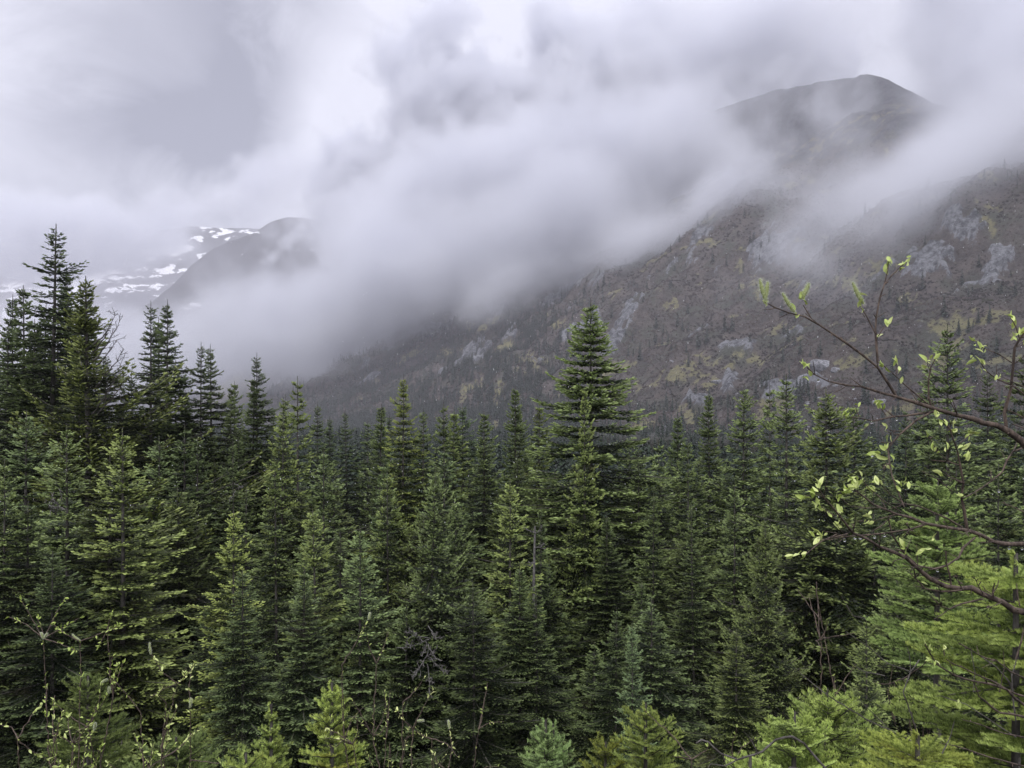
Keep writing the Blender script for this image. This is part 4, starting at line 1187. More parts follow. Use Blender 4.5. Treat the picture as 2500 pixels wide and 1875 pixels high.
def young_fir(px, py, D, prof, H_vis, spacing, name, label, v=1., hue=0., seed=1, per=5, scale=1., elev=(48, 22, 2), az_keep=None, full=False, lead=.16, group=None):
    """young fir close by; prof [(metres below tip, radius)]; boughs down to H_vis below the tip are modelled"""
    r = np.random.default_rng(seed)
    tip = P(px, py, D); g = ground_z(tip.x, tip.y); H = tip.z - g
    root = bpy.data.objects.new(name, None); COL.objects.link(root); root.location = (tip.x, tip.y, g)
    tag(root, label, "fir", group)
    zs = np.linspace(-.3, H, 12)
    a, b = tubes([np.stack([0 * zs, 0 * zs, zs], -1)], [.012 + .010 * np.clip(H - zs, 0, 9)], 8)
    ob("trunk", mesh_np("trunk", a, b, [BARK], smooth=True), root)
    # leader clad with needles
    ld = ob("leader", bough_mesh(seed + 70, lead * 1.5, .03, NEEDLE_NEAR, up=0, droop=0, per_m=1500, sub=False), root, (0, 0, H - lead * 1.45))
    ld.rotation_euler = (0, R(-88), 0); ld.color = tint(v, hue)
    hgt = lead; ph = [p[0] for p in prof]; pr = [p[1] for p in prof]
    while hgt < min(H_vis, H - .1):
        R0 = np.interp(hgt, ph, pr); az0 = r.uniform(0, 6.28)
        for k in range(per):
            az = az0 + (k + r.uniform(-.3, .3)) * 6.283 / per
            L = R0 * r.uniform(.8, 1.15)
            if az_keep and not az_keep(az): continue
            if full: me = BOUGH_FULL[int(r.integers(0, 5))]; base = .8
            else:
                base = min(BOUGHS, key=lambda q: abs(math.log(q / max(L, .05)))); me = BOUGHS[base][int(r.integers(0, 4))]
            o = ob("bough", me, root, (0, 0, H - hgt + r.normal() * .012))
            el = np.interp(min(hgt / 1.4, 1), [0, .4, 1], elev) + r.normal() * 5
            o.rotation_euler = (r.normal() * .12, -R(el), az)
            s_ = L / base
            o.scale = (s_, s_ ** .6, s_ ** .6)
            o.color = tint(v * r.uniform(.85, 1.12), hue + r.uniform(-.12, .12))
        hgt += spacing * r.uniform(.85, 1.15)
    return root


young_fir(2480, 1350, 4.7, [(0, .05), (.15, .36), (.35, .58), (.8, .66), (1.6, .70), (3, .75)], 2.0, .165, "young_fir", "bright lime-green young fir filling the lower right corner, needles clear to see", .95, .15, 5, 6, full=True, elev=(10, 6, 0))
young_fir(2288, 1172, 6.8, [(0, .05), (.2, .26), (.5, .42), (1, .55), (2, .6)], 1.7, .14, "young_fir", "pale grey-green young fir top behind the middle willow branch", 1.0, -.35, 6, 5, elev=(45, 20, 5), full=True)
young_fir(2018, 1680, 5.2, [(0, .03), (.15, .18), (.35, .34), (.7, .45)], 1.3, .10, "young_fir", "lime-green young fir with a straight leader at the bottom, left of the bright corner fir", 1.05, .05, 7, 5)
young_fir(1938, 1737, 4.6, [(0, .05), (.12, .18), (.3, .28), (.7, .40)], 1.2, .10, "young_fir", "short bushy lime-green fir touching the bottom edge beside the arched grey twig", 1.15, .05, 8, 6, full=True)
young_fir(1830, 1845, 4.2, [(0, .04), (.12, .16), (.3, .22)], .5, .09, "young_fir", "lime tuft of a fir peeking in at the bottom edge under the arched grey twig", 1.15, .05, 12, 6)
young_fir(2240, 1790, 4.3, [(0, .05), (.1, .30), (.4, .5)], .7, .09, "young_fir", "low spreading olive-green fir at the bottom edge under the corner fir", .95, .35, 18, 6, full=True, elev=(12, 5, 0))
young_fir(810, 1666, 6.6, [(0, .02), (.18, .12), (.25, .18), (.5, .25), (.9, .34)], 1.3, .12, "young_fir", "bright lime fir sapling with a tall leader at the bottom edge left of centre", 1.15, .2, 9, 5, elev=(55, 25, 8))
young_fir(662, 1719, 7.0, [(0, .02), (.2, .10), (.6, .22), (1, .3)], 1.3, .12, "young_fir", "lime fir sapling leaning beside the brightest one, its left neighbour", 1.05, .15, 10, 5, elev=(60, 35, 10))
young_fir(600, 1838, 6.0, [(0, .03), (.1, .16), (.3, .25)], .6, .09, "young_fir", "lowest lime fir sapling, only its crown above the bottom edge", 1.0, .1, 13, 6)
young_fir(1332, 1757, 6.6, [(0, .02), (.12, .10), (.3, .22), (.6, .36)], .9, .10, "young_fir", "pale blue-green fir sapling with twin leaders at the bottom edge", .95, -.75, 11, 5, elev=(55, 30, 10))
young_fir(1350, 1768, 6.65, [(0, .02), (.14, .05), (.2, .03)], .18, .1, "young_fir", "second slimmer leader touching the blue-green sapling", .95, -.7, 16, 3, lead=.12)
young_fir(1576, 1716, 7.2, [(0, .02), (.15, .12), (.3, .28), (.7, .44), (1, .5)], 1.1, .11, "young_fir", "yellow-green fir sapling with ragged sides at the bottom right of centre", .85, .2, 14, 5, elev=(50, 22, 5))
young_fir(1478, 1812, 7.4, [(0, .06), (.2, .25), (.5, .3)], .8, .12, "young_fir", "rusty olive small fir low between the blue-green and the yellow-green sapling", .6, .55, 15, 5)
young_fir(430, 1800, 7.6, [(0, .05), (.2, .3), (.5, .5)], .9, .12, "young_fir", "grey-green low fir spreading at the bottom edge under the left willow", .6, -.3, 17, 6)
young_fir(215, 1650, 8.0, [(0, .05), (.2, .26), (.6, .42), (1, .5)], 1.3, .13, "young_fir", "grey-green low fir left of the catkin willow in the lower left", .55, -.1, 19, 6)


# ------------------------------------------------------------------ willow
mat_leaf, t = new_mat("willow_leaf")
oi = t.n('ShaderNodeObjectInfo')
lc = t.mix(oi.outputs['Random'], (.50, .62, .16), (.78, .84, .38))
pb = finish(mat_leaf, t, lc, .4, .4)
_o = [n for n in pb.node_tree.nodes if n.type == 'OUTPUT_MATERIAL'][0]; _p = [n for n in pb.node_tree.nodes if n.type == 'BSDF_PRINCIPLED'][0]
_t = t.n('ShaderNodeBsdfTranslucent', inp={0: lc}); _m = t.n('ShaderNodeMixShader', inp={0: .35})
t.nt.links.new(_p.outputs[0], _m.inputs[1]); t.nt.links.new(_t.outputs[0], _m.inputs[2]); t.nt.links.new(_m.outputs[0], _o.inputs[0])
mat_fluff, t = new_mat("catkin_down"); finish(mat_fluff, t, (.62, .66, .50), .9, .1)
mat_catk, t = new_mat("catkin"); finish(mat_catk, t, t.mix(t.noise(t.n('ShaderNodeTexCoord').outputs['Object'], 260, 2), (.16, .20, .06), (.42, .46, .22)), .8, .2)
mat_water, t = new_mat("water")
finish(mat_water, t, (1, 1, 1), .02, .5, extra={'Transmission Weight': 1.0, 'IOR': 1.33})


def leaf_mesh(seed, L=.026, W=.011):
    """an oval willow leaf, folded along its midrib and curled back, with a stalk"""
    r = np.random.default_rng(seed)
    n = 7; v = []; f = []
    curl = r.uniform(.15, .7); fold = r.uniform(.25, .6)
    for i in range(n):
        u = i / (n - 1); w_ = W * .5 * math.sin(math.pi * (u * .94 + .03)) ** .75 * (1 if u < .55 else 1 - (u - .55) * .4)
        x = L * u; z = -curl * L * u * u * .6
        v += [(x, -w_, z + w_ * fold), (x, 0, z), (x, w_, z + w_ * fold)]
    for i in range(n - 1):
        a = i * 3
        f += [(a, a + 3, a + 4, a + 1), (a + 1, a + 4, a + 5, a + 2)]
    v = np.array(v); nv = len(v)
    v2 = v - np.array([0, 0, .0003]); f2 = [(d + nv, c + nv, b + nv, a + nv) for a, b, c, d in f]
    return mesh_np("leaf", np.concatenate([v, v2]), np.array(f + f2), [mat_leaf], smooth=True)


LEAVES = [leaf_mesh(k, .030 - .003 * k, .0125 - .0008 * k) for k in range(5)]


def catkin_mesh(seed, L=.05, bend=.4):
    r = np.random.default_rng(seed)
    u = np.linspace(0, 1, 9)
    p = np.stack([np.sin(u * bend) * L * .8, 0 * u, u * L - .25 * bend * L * u * u], -1)
    rad = .0045 * np.sin(np.pi * (u * .9 + .06)) ** .6 + .0008
    a, b = tubes([p], [rad], 8)
    N = 420
    f = r.uniform(0, .999, N); idx = (f * 8).astype(int); c = p[idx] + (p[idx + 1] - p[idx]) * (f * 8 - idx)[:, None]
    d = r.normal(size=(N, 3)); d[:, 2] += .3; d /= np.linalg.norm(d, axis=1)[:, None]
    s_ = np.cross(d, r.normal(size=(N, 3))); s_ /= np.linalg.norm(s_, axis=1)[:, None]
    rr_ = np.interp(f, u, rad)[:, None]
    q0 = c + d * rr_ * .8; q1 = c + d * (rr_ + .0045 * r.uniform(.6, 1.3, (N, 1)))
    T = np.stack([q0 - s_ * .0003, q0 + s_ * .0003, q1 + s_ * .0002, q1 - s_ * .0002], 1).reshape(-1, 3)
    ff = np.arange(len(T)).reshape(-1, 4) + len(a)
    return mesh_np("catkin", np.concatenate([a, T]), np.concatenate([b, ff]), [mat_catk, mat_fluff], np.concatenate([np.zeros(len(b)), np.ones(len(ff))]))


CATK = [catkin_mesh(1, .050, .9), catkin_mesh(2, .046, -.7), catkin_mesh(3, .040, .3)]


def wobble(pts, seed, amt=.004):
    """dense, slightly kinked path through the given points"""
    r = np.random.default_rng(seed)
    pts = np.array(pts, float); out_ = [pts[0]]
    for a, b in zip(pts[:-1], pts[1:]):
        n = max(1, int(np.linalg.norm(b - a) / .035))
        for k in range(1, n + 1):
            out_.append(a + (b - a) * k / n + (r.normal(size=3) * amt if k < n else 0))
    return np.array(out_)


class Willow:
    def __init__(s, label, base, group=None):
        s.root = bpy.data.objects.new("willow", None); COL.objects.link(s.root); s.root.location = base
        s.base = np.array(base); tag(s.root, label, "willow", group); s.n = 0; s.nl = 0

    def branch(s, pix, D0, D1, w0, w1, name="branch", buds=True):
        """pix: photo points from thick end to tip, at depth D0..D1, widths in photo pixels"""
        k = len(pix); s.n += 1
        P3 = [np.array(P(x, y, D0 + (D1 - D0) * i / max(1, k - 1))) for i, (x, y) in enumerate(pix)]
        return s.branch3(P3, w0 / F * D0 * .38, w1 / F * D1 * .38, name, buds)

    def branch3(s, P3, r0, r1, name="branch", buds=True):
        s.n += 1
        p = wobble(P3, s.n * 7 + 1, min(.004, r0 * .5)) - s.base
        n = len(p); rad = np.linspace(r0, r1, n) * (1 + .10 * np.sin(np.arange(n) * 2.1))
        paths, radii = [p], [rad]
        r = np.random.default_rng(s.n)
        if buds and n > 4:
            for i in range(1, n - 1):
                if r.random() < .6:
                    d = r.normal(size=3); d /= np.linalg.norm(d)
                    L = r.uniform(.004, .012) + rad[i]
                    paths.append(np.array([p[i], p[i] + d * L * .6, p[i] + d * L])); radii.append(np.array([.0016, .0018, .0004]) * (.7 + rad[i] * 40))
        a, b = tubes(paths, radii, 7)
        return ob(name, mesh_np(name, a, b, [WILLOW_BARK], smooth=True), s.root)

    def leaves(s, px, py, D, n=4, up=(0, 1), size=1., spread=.55):
        """a spray of young leaves opening around photo direction up=(dx,dy up)"""
        r = np.random.default_rng(int(px * 7 + py))
        c = np.array(P(px, py, D)); d0 = np.array([up[0], 0, up[1]], float); d0 /= np.linalg.norm(d0)
        for i in range(n):
            d = d0 + r.normal(size=3) * spread; d /= np.linalg.norm(d)
            o = ob("leaf", LEAVES[int(r.integers(0, 5))], s.root)
            q = Vector(d).to_track_quat('X', 'Z'); q = q @ Vector((1, 0, 0)).to_track_quat('X', 'Z')
            o.rotation_mode = 'QUATERNION'
            from mathutils import Quaternion
            o.rotation_quaternion = q @ Quaternion((1, 0, 0), r.uniform(0, 6.28))
            o.location = c - s.base + r.normal(size=3) * .004 - d * .008
            z = size * r.uniform(.45, .92); o.scale = (z, z, z); s.nl += 1

    def catkin(s, px, py, D, which, tilt=0., size=1.):
        o = ob("catkin", CATK[which], s.root, np.array(P(px, py, D)) - s.base)
        o.rotation_euler = (0, tilt, 0); o.scale = (size,) * 3


bx, by = 1.62, 2.0
W = Willow("leafing willow with catkins reaching in from the right edge, branches dark and wet", (bx, by, ground_z(bx, by)))
D = 2.0
stem = P(2720, 1560, 2.1)
W.branch3([np.array(W.base), np.array(W.base) * .5 + np.array(stem) * .5 + np.array([.06, 0, 0]), np.array(stem)], .030, .024, "stem", False)
W.branch3([np.array(stem), np.array(P(2700, 1280, 2.05)), np.array(P(2590, 1150, 2.0)), np.array(P(2500, 1082, 2.0))], .022, .0115, "stem", False)
W.branch([(2720, 1560), (2600, 1360), (2500, 1328)], 2.1, 2.0, 20, 15)
W.branch([(2722, 1600), (2600, 1530), (2500, 1494)], 2.1, 2.0, 26, 21)
BR = [
    # upper branch and its twigs
    ([(2500, 1082), (2465, 1055), (2401, 1033), (2338, 1014), (2281, 998), (2243, 985), (2189, 969), (2148, 958), (2104, 944)], 2.0, 1.95, 22, 7),
    ([(2189, 969), (2170, 938), (2142, 896), (2104, 865), (2060, 833), (2003, 795), (1965, 773), (1927, 764), (1895, 752), (1876, 742)], 1.97, 1.85, 9, 3.5),
    ([(1980, 776), (1970, 760), (1961, 745)], 1.9, 1.9, 4, 3), ([(2003, 795), (1966, 765)], 1.9, 1.9, 3, 2),
    ([(2143, 885), (2139, 833), (2137, 808), (2139, 776), (2148, 726), (2159, 694), (2180, 669), (2211, 640)], 1.95, 2.0, 8, 3),
    ([(2159, 694), (2167, 662), (2169, 640)], 2.0, 2.0, 4, 2.5),
    ([(2137, 814), (2116, 773), (2101, 748)], 1.96, 1.96, 5, 3), ([(2112, 775), (2106, 766)], 1.96, 1.96, 3, 2),
    ([(2145, 820), (2155, 803), (2164, 795), (2173, 785)], 1.96, 1.96, 3.5, 2),
    ([(2104, 944), (2069, 941), (2022, 931), (1990, 915), (1971, 898)], 1.95, 1.9, 6, 3), ([(2104, 944), (2075, 922)], 1.95, 1.95, 4, 2),
    ([(2060, 833), (2052, 822)], 1.95, 1.95, 5, 2),
    ([(2267, 988), (2211, 941), (2177, 909), (2154, 890)], 2.0, 1.95, 5, 2.5), ([(2188, 914), (2188, 890)], 1.96, 1.96, 3, 2),
    ([(2275, 997), (2267, 970), (2267, 928), (2272, 898), (2284, 875)], 2.0, 1.98, 7, 3), ([(2270, 905), (2263, 885)], 1.98, 1.98, 3, 2),
    ([(2290, 1004), (2243, 1010), (2180, 1017), (2132, 1028), (2101, 1021), (2078, 1018)], 2.0, 1.9, 8, 3),
    ([(2164, 1014), (2151, 997)], 1.95, 1.95, 3, 2), ([(2098, 1018), (2088, 996)], 1.9, 1.9, 3, 2), ([(2185, 1020), (2168, 1003)], 1.93, 1.93, 3, 1.5),
    ([(2275, 1006), (2237, 1026), (2196, 1061), (2177, 1083), (2168, 1096), (2172, 1130), (2178, 1162), (2198, 1215), (2208, 1238)], 1.98, 1.85, 7, 4),
    ([(2205, 1052), (2180, 1053), (2165, 1045)], 1.95, 1.93, 3, 2),
    ([(2459, 1058), (2452, 1007), (2468, 950), (2474, 890), (2477, 849), (2490, 827), (2510, 800)], 2.0, 1.95, 11, 6),
    ([(2490, 830), (2480, 798), (2468, 775)], 1.95, 1.95, 4, 2.5),
    ([(2471, 886), (2439, 865), (2411, 854), (2395, 847)], 1.95, 1.93, 4, 2.5),
    ([(2500, 962), (2471, 941), (2433, 925), (2408, 906), (2396, 888)], 2.0, 1.95, 5, 3), ([(2500, 945), (2440, 918)], 2.0, 1.95, 4, 2),
    ([(2500, 1020), (2470, 1005), (2455, 1000)], 2.0, 1.98, 4, 3), ([(2500, 1045), (2470, 1035)], 2.0, 1.98, 4, 3),
    # middle branch
    ([(2500, 1328), (2453, 1328), (2427, 1323), (2394, 1306), (2367, 1296), (2314, 1288), (2258, 1278), (2221, 1263), (2188, 1255), (2165, 1245), (2132, 1232), (2109, 1212), (2092, 1200)], 2.0, 1.8, 15, 4),
    ([(2361, 1293), (2354, 1248), (2347, 1215), (2352, 1180), (2344, 1136), (2337, 1099), (2318, 1046), (2302, 1024)], 2.0, 1.9, 10, 3),
    ([(2344, 1082), (2362, 1067), (2380, 1053)], 1.92, 1.92, 3, 2), ([(2341, 1136), (2314, 1126), (2288, 1102), (2270, 1070), (2261, 1060)], 1.95, 1.9, 4, 2),
    ([(2354, 1179), (2314, 1162), (2301, 1149)], 1.95, 1.92, 4, 2.5), ([(2325, 1200), (2290, 1170), (2250, 1150)], 1.9, 1.88, 3, 2),
    ([(2351, 1217), (2380, 1202), (2420, 1175), (2447, 1152), (2457, 1126), (2473, 1102), (2500, 1093)], 1.97, 2.05, 4, 6),
    ([(2350, 1288), (2281, 1252), (2241, 1235), (2208, 1230), (2175, 1209), (2148, 1179)], 1.98, 1.88, 6, 3),
    ([(2258, 1281), (2225, 1291), (2165, 1301), (2115, 1306), (2065, 1310), (2036, 1301), (2006, 1296)], 1.9, 1.75, 6, 2.5),
    ([(2188, 1256), (2165, 1262), (2132, 1272), (2089, 1272)], 1.88, 1.82, 4, 2), ([(2175, 1263), (2150, 1285), (2108, 1308)], 1.88, 1.84, 4, 2),
    ([(2200, 1250), (2160, 1225), (2120, 1190), (2095, 1160)], 1.85, 1.8, 4, 2), ([(2092, 1202), (2082, 1185)], 1.8, 1.8, 3, 2),
    ([(2150, 1240), (2110, 1240), (2075, 1235), (2050, 1215)], 1.82, 1.8, 3.5, 2),
    # lower branch
    ([(2500, 1494), (2447, 1470), (2400, 1451), (2347, 1437), (2307, 1431), (2268, 1411), (2241, 1388), (2211, 1361), (2182, 1348), (2148, 1335), (2115, 1315), (2082, 1301), (2062, 1275), (2036, 1242), (2012, 1215), (1998, 1192)], 2.0, 1.7, 21, 3),
    ([(2042, 1305), (2006, 1321), (1973, 1348), (1959, 1361)], 1.75, 1.7, 4, 2.5), ([(2008, 1319), (2035, 1312), (2070, 1303)], 1.75, 1.75, 4, 4),
    ([(2060, 1310), (2030, 1318), (1996, 1315)], 1.75, 1.72, 3, 2),
    ([(2380, 1313), (2351, 1338), (2341, 1361), (2311, 1381), (2281, 1389), (2241, 1381), (2208, 1351), (2178, 1305), (2168, 1265)], 1.98, 1.85, 7, 5),
    ([(2400, 1462), (2347, 1474), (2317, 1487), (2298, 1480), (2274, 1457)], 1.95, 1.9, 6, 3), ([(2317, 1487), (2300, 1500), (2280, 1512)], 1.93, 1.9, 3, 2),
    ([(2347, 1441), (2298, 1444), (2258, 1437), (2235, 1411), (2231, 1390)], 1.93, 1.9, 6, 4), ([(2235, 1413), (2222, 1400)], 1.9, 1.9, 3, 2),
    ([(2322, 1430), (2318, 1400), (2311, 1378), (2309, 1345)], 1.93, 1.9, 6, 4), ([(2318, 1423), (2280, 1410), (2222, 1400)], 1.92, 1.9, 4, 2.5),
    ([(2425, 1461), (2424, 1440), (2428, 1424)], 1.96, 1.94, 6, 4), ([(2424, 1448), (2436, 1428), (2438, 1415)], 1.95, 1.95, 4, 2), ([(2424, 1452), (2405, 1440), (2400, 1430)], 1.95, 1.95, 4, 2),
    ([(2490, 1480), (2484, 1450), (2482, 1424)], 1.98, 1.98, 4, 2),
    ([(2012, 1215), (1990, 1205), (1966, 1212)], 1.72, 1.7, 3, 2), ([(2036, 1260), (2010, 1240), (1995, 1228)], 1.73, 1.72, 3, 2),
    ([(2500, 1250), (2470, 1236), (2445, 1226)], 2.0, 2.0, 4, 2), ([(2460, 1236), (2450, 1224)], 2.0, 2.0, 3, 2),
    # low twigs in the corner
    ([(2500, 1721), (2459, 1684), (2410, 1668), (2329, 1648), (2288, 1623), (2268, 1591), (2258, 1572)], 2.3, 2.2, 9, 4),
    ([(2500, 1700), (2440, 1672), (2370, 1640), (2310, 1610)], 2.4, 2.3, 7, 3), ([(2500, 1750), (2440, 1740), (2390, 1700), (2375, 1660)], 2.4, 2.3, 8, 3),
    ([(2500, 1871), (2420, 1850), (2329, 1820), (2300, 1815)], 2.3, 2.2, 6, 3), ([(2500, 1655), (2467, 1640), (2431, 1612), (2390, 1599), (2341, 1570)], 2.5, 2.4, 5, 3),
    ([(2500, 1800), (2450, 1790), (2370, 1762), (2350, 1757)], 2.4, 2.3, 5, 2.5), ([(2440, 1690), (2452, 1630), (2450, 1590)], 2.4, 2.4, 4, 2), ([(2480, 1610), (2495, 1560), (2500, 1530)], 2.5, 2.5, 5, 4),
]
for q in BR: W.branch(*q)
rt = np.random.default_rng(21)
for q in BR:
    pix, D0, D1 = q[0], q[1], q[2]
    if len(pix) < 5: continue
    for m in range(int(len(pix) * .6)):
        i = int(rt.integers(1, len(pix) - 1)); (x0, y0), (x1, y1) = pix[i], pix[i + 1]
        dx, dy = x1 - x0, y1 - y0; l_ = math.hypot(dx, dy) + 1e-6
        sg = rt.choice([-1, 1]); L = rt.uniform(14, 46); a_ = rt.uniform(.5, 1.1) * sg
        ux, uy = (dx * math.cos(a_) - dy * math.sin(a_)) / l_, (dx * math.sin(a_) + dy * math.cos(a_)) / l_
        W.branch([(x0, y0), (x0 + ux * L * .5, y0 + uy * L * .5 - 2), (x0 + ux * L, y0 + uy * L - L * .15)], D0 + (D1 - D0) * i / len(pix), D1 + rt.uniform(-.08, .08), 3, 1.6, "twig")
W.branch([(2722, 1700), (2600, 1740), (2500, 1721)], 2.3, 2.3, 12, 9); W.branch([(2730, 1800), (2600, 1860), (2500, 1871)], 2.3, 2.3, 9, 6)
LV = [  # px, py, depth, leaves, direction
    (1870, 738, 1.85, 3, (-1, .6)), (1935, 750, 1.87, 3, (-.3, 1)), (1945, 765, 1.88, 2, (.5, 1)), (1955, 722, 1.9, 5, (0, 1)), (1961, 740, 1.9, 2, (0, 1)),
    (2169, 640, 2.0, 5, (0, 1)), (2167, 660, 2.0, 2, (-.5, 1)), (2205, 642, 2.0, 5, (.7, .8)), (2218, 632, 2.0, 3, (.8, .6)), (2196, 655, 2.0, 2, (.6, .4)),
    (2101, 742, 1.96, 4, (0, 1)), (2104, 722, 1.96, 3, (-.3, 1)), (2108, 757, 1.96, 2, (0, 1)), (2166, 790, 1.96, 3, (0, 1)), (2174, 783, 1.96, 2, (1, .4)), (2147, 815, 1.96, 1, (0, 1)),
    (1968, 893, 1.9, 4, (-.6, 1)), (1957, 882, 1.9, 3, (-.6, 1)), (1973, 915, 1.9, 3, (-1, .6)), (2150, 888, 1.95, 4, (-.7, .7)), (2165, 900, 1.95, 2, (-.4, .6)), (2190, 880, 1.96, 4, (0, 1)), (2190, 900, 1.96, 2, (.2, 1)), (2198, 925, 1.97, 1, (0, 1)),
    (2264, 875, 1.98, 4, (-.2, 1)), (2286, 868, 1.98, 5, (.2, 1)), (2262, 888, 1.98, 2, (-.6, 1)), (2066, 1014, 1.9, 5, (-1, .5)), (2086, 990, 1.9, 3, (0, 1)), (2140, 983, 1.94, 5, (-.6, .8)), (2150, 992, 1.94, 3, (-.2, 1)),
    (2160, 1044, 1.93, 3, (-.6, 1)), (2167, 1066, 1.94, 3, (-.2, 1)), (2162, 1094, 1.94, 5, (-.6, .3)), (2135, 1108, 1.92, 4, (-1, .4)), (2150, 1120, 1.92, 3, (-.5, .5)), (2172, 1112, 1.93, 3, (.3, .8)), (2172, 1140, 1.9, 2, (-.5, .5)),
    (2289, 1012, 1.9, 3, (-.1, 1)), (2301, 1032, 1.9, 4, (0, .6)), (2327, 1034, 1.92, 4, (.1, 1)), (2325, 1052, 1.92, 2, (.5, .4)), (2374, 1056, 1.92, 4, (.8, .6)), (2362, 1066, 1.92, 2, (.3, .8)),
    (2261, 1062, 1.9, 2, (-.2, 1)), (2280, 1090, 1.9, 3, (0, 1)), (2312, 1092, 1.92, 2, (0, 1)), (2290, 1100, 1.9, 1, (.3, 1)), (2358, 1112, 1.93, 5, (.6, .3)), (2355, 1090, 1.93, 3, (.6, .8)), (2299, 1150, 1.92, 4, (-.6, .8)), (2350, 1208, 1.96, 2, (0, 1)),
    (2477, 822, 1.95, 4, (-.2, 1)), (2466, 772, 1.95, 5, (-.3, 1)), (2478, 795, 1.95, 2, (-.3, .8)), (2490, 812, 1.95, 5, (.3, .6)), (2500, 835, 1.95, 3, (.5, .2)), (2392, 844, 1.93, 4, (-.8, .6)), (2376, 834, 1.93, 3, (-1, .3)), (2405, 850, 1.93, 3, (.2, 1)),
    (2396, 882, 1.95, 5, (-.2, 1)), (2374, 874, 1.95, 3, (-1, .1)), (2404, 902, 1.95, 2, (-.2, .5)), (2438, 918, 1.96, 2, (.4, .6)),
    (2082, 1190, 1.8, 7, (-.2, 1)), (2078, 1170, 1.8, 5, (0, 1)), (2070, 1200, 1.8, 5, (-1, .2)), (2092, 1180, 1.8, 4, (.4, .8)), (2145, 1178, 1.88, 5, (-.2, 1)), (2130, 1192, 1.88, 3, (-.7, .4)), (2095, 1158, 1.8, 2, (0, 1)),
    (2048, 1214, 1.8, 3, (-.2, 1)), (2120, 1256, 1.83, 3, (-1, -.2)), (2115, 1272, 1.82, 3, (-.4, -.3)), (2195, 1180, 1.86, 3, (0, 1)), (2215, 1172, 1.87, 2, (.8, .8)), (2222, 1180, 1.87, 2, (1, .3)), (2190, 1195, 1.86, 2, (-.5, .6)),
    (1996, 1186, 1.7, 4, (0, 1)), (1986, 1200, 1.7, 3, (-.4, .8)), (1962, 1212, 1.7, 4, (-1, .3)), (1992, 1226, 1.72, 4, (-.3, .8)), (2010, 1240, 1.73, 2, (-.3, .6)), (2022, 1255, 1.73, 2, (-.3, .3)), (2050, 1240, 1.76, 4, (.2, .9)), (2043, 1275, 1.76, 3, (-.2, .5)),
    (1985, 1298, 1.75, 4, (-1, .4)), (1998, 1316, 1.74, 5, (-.8, .1)), (2004, 1306, 1.74, 2, (.3, -.4)), (2046, 1283, 1.76, 3, (-.2, .6)), (1950, 1352, 1.7, 4, (-.9, .1)), (1930, 1356, 1.7, 3, (-1, 0)), (1958, 1360, 1.7, 1, (0, -1)),
    (2203, 1330, 1.86, 3, (0, 1)), (2204, 1346, 1.86, 2, (.1, 1)), (2281, 1312, 1.9, 2, (0, 1)), (2252, 1342, 1.9, 3, (-.6, -.2)), (2264, 1421, 1.92, 1, (-.3, 1)),
    (2258, 1568, 2.2, 3, (-.2, 1)), (2268, 1585, 2.2, 2, (.4, .8)), (2306, 1582, 2.2, 3, (.3, .9)), (2268, 1612, 2.2, 3, (-.7, .3)), (2290, 1618, 2.2, 2, (.4, .8)), (2340, 1718, 2.2, 3, (.1, -.8)), (2300, 1812, 2.2, 3, (-.9, .2)), (2318, 1818, 2.2, 1, (.4, .8)),
]
for q in LV: W.leaves(*q[:3], n=max(1, int(q[3] * .92 + .5)), up=q[4])
W.branch([(2306, 1600), (2304, 1590), (2308, 1580)], 2.2, 2.2, 4, 2)
W.catkin(1868, 738, 1.85, 0, -.55, .95); W.catkin(1872, 738, 1.85, 1, .12, .95)
W.catkin(1940, 762, 1.87, 1, -.15, .9); W.catkin(1960, 728, 1.9, 2, .15, 1.0); W.catkin(2108, 742, 1.96, 1, -.05, 1.0)

# drops of rain hanging under the twigs
def drop_mesh():
    n, m = 10, 12; v = []; f = []
    for i in range(n + 1):
        th = math.pi * i / n; rad = math.sin(th) * (1 - .35 * (1 - math.cos(th - math.pi)) * 0)
        zz = math.cos(th) * (1.25 if th < math.pi / 2 else 1)
        for j in range(m):
            a = 2 * math.pi * j / m; k = rad * (1 - .35 * max(0, math.cos(th)))
            v.append((k * math.cos(a), k * math.sin(a), zz))
    for i in range(n):
        for j in range(m):
            f.append((i * m + j, (i + 1) * m + j, (i + 1) * m + (j + 1) % m, i * m + (j + 1) % m))
    return mesh_np("water_drop", np.array(v) * .0035, np.array(f), [mat_water], smooth=True)


DROP = drop_mesh()
for (x, y, d, lb) in [(1998, 929, 1.9, "raindrop under the leafy twig that points left toward the boulder"), (2083, 948, 1.94, "raindrop under the joint of the left-pointing willow twig"),
                      (2128, 1031, 1.92, "raindrop under the low dark side twig of the upper willow branch"), (2189, 1024, 1.95, "raindrop halfway along the low dark side twig"),
                      (2129, 1112, 1.92, "bright raindrop on the leaf spray hanging over the dark fir"), (2087, 1313, 1.82, "leftmost raindrop under the rust-coloured willow twig"),
                      (2100, 1313, 1.83, "raindrop close beside the leftmost one under the rust-coloured twig"), (2135, 1311, 1.85, "raindrop under the middle of the rust-coloured twig"),
                      (2159, 1307, 1.86, "rightmost raindrop under the rust-coloured twig"), (2289, 1393, 1.92, "raindrop under the curved willow twig above the corner fir"),
                      (2439, 1199, 2.0, "raindrop at the end of a thread-thin twig on the right"), (2464, 1338, 2.0, "left one of two raindrops under the thick middle branch"),
                      (2495, 1339, 2.0, "right one of two raindrops under the thick middle branch, at the photo's edge"), (2062, 1319, 1.76, "raindrop under the pale leaves left of the rust-coloured twig")]:
    o = ob("raindrop", DROP, None, P(x, y, d)); tag(o, lb, "raindrop", "raindrops hanging from the willow")


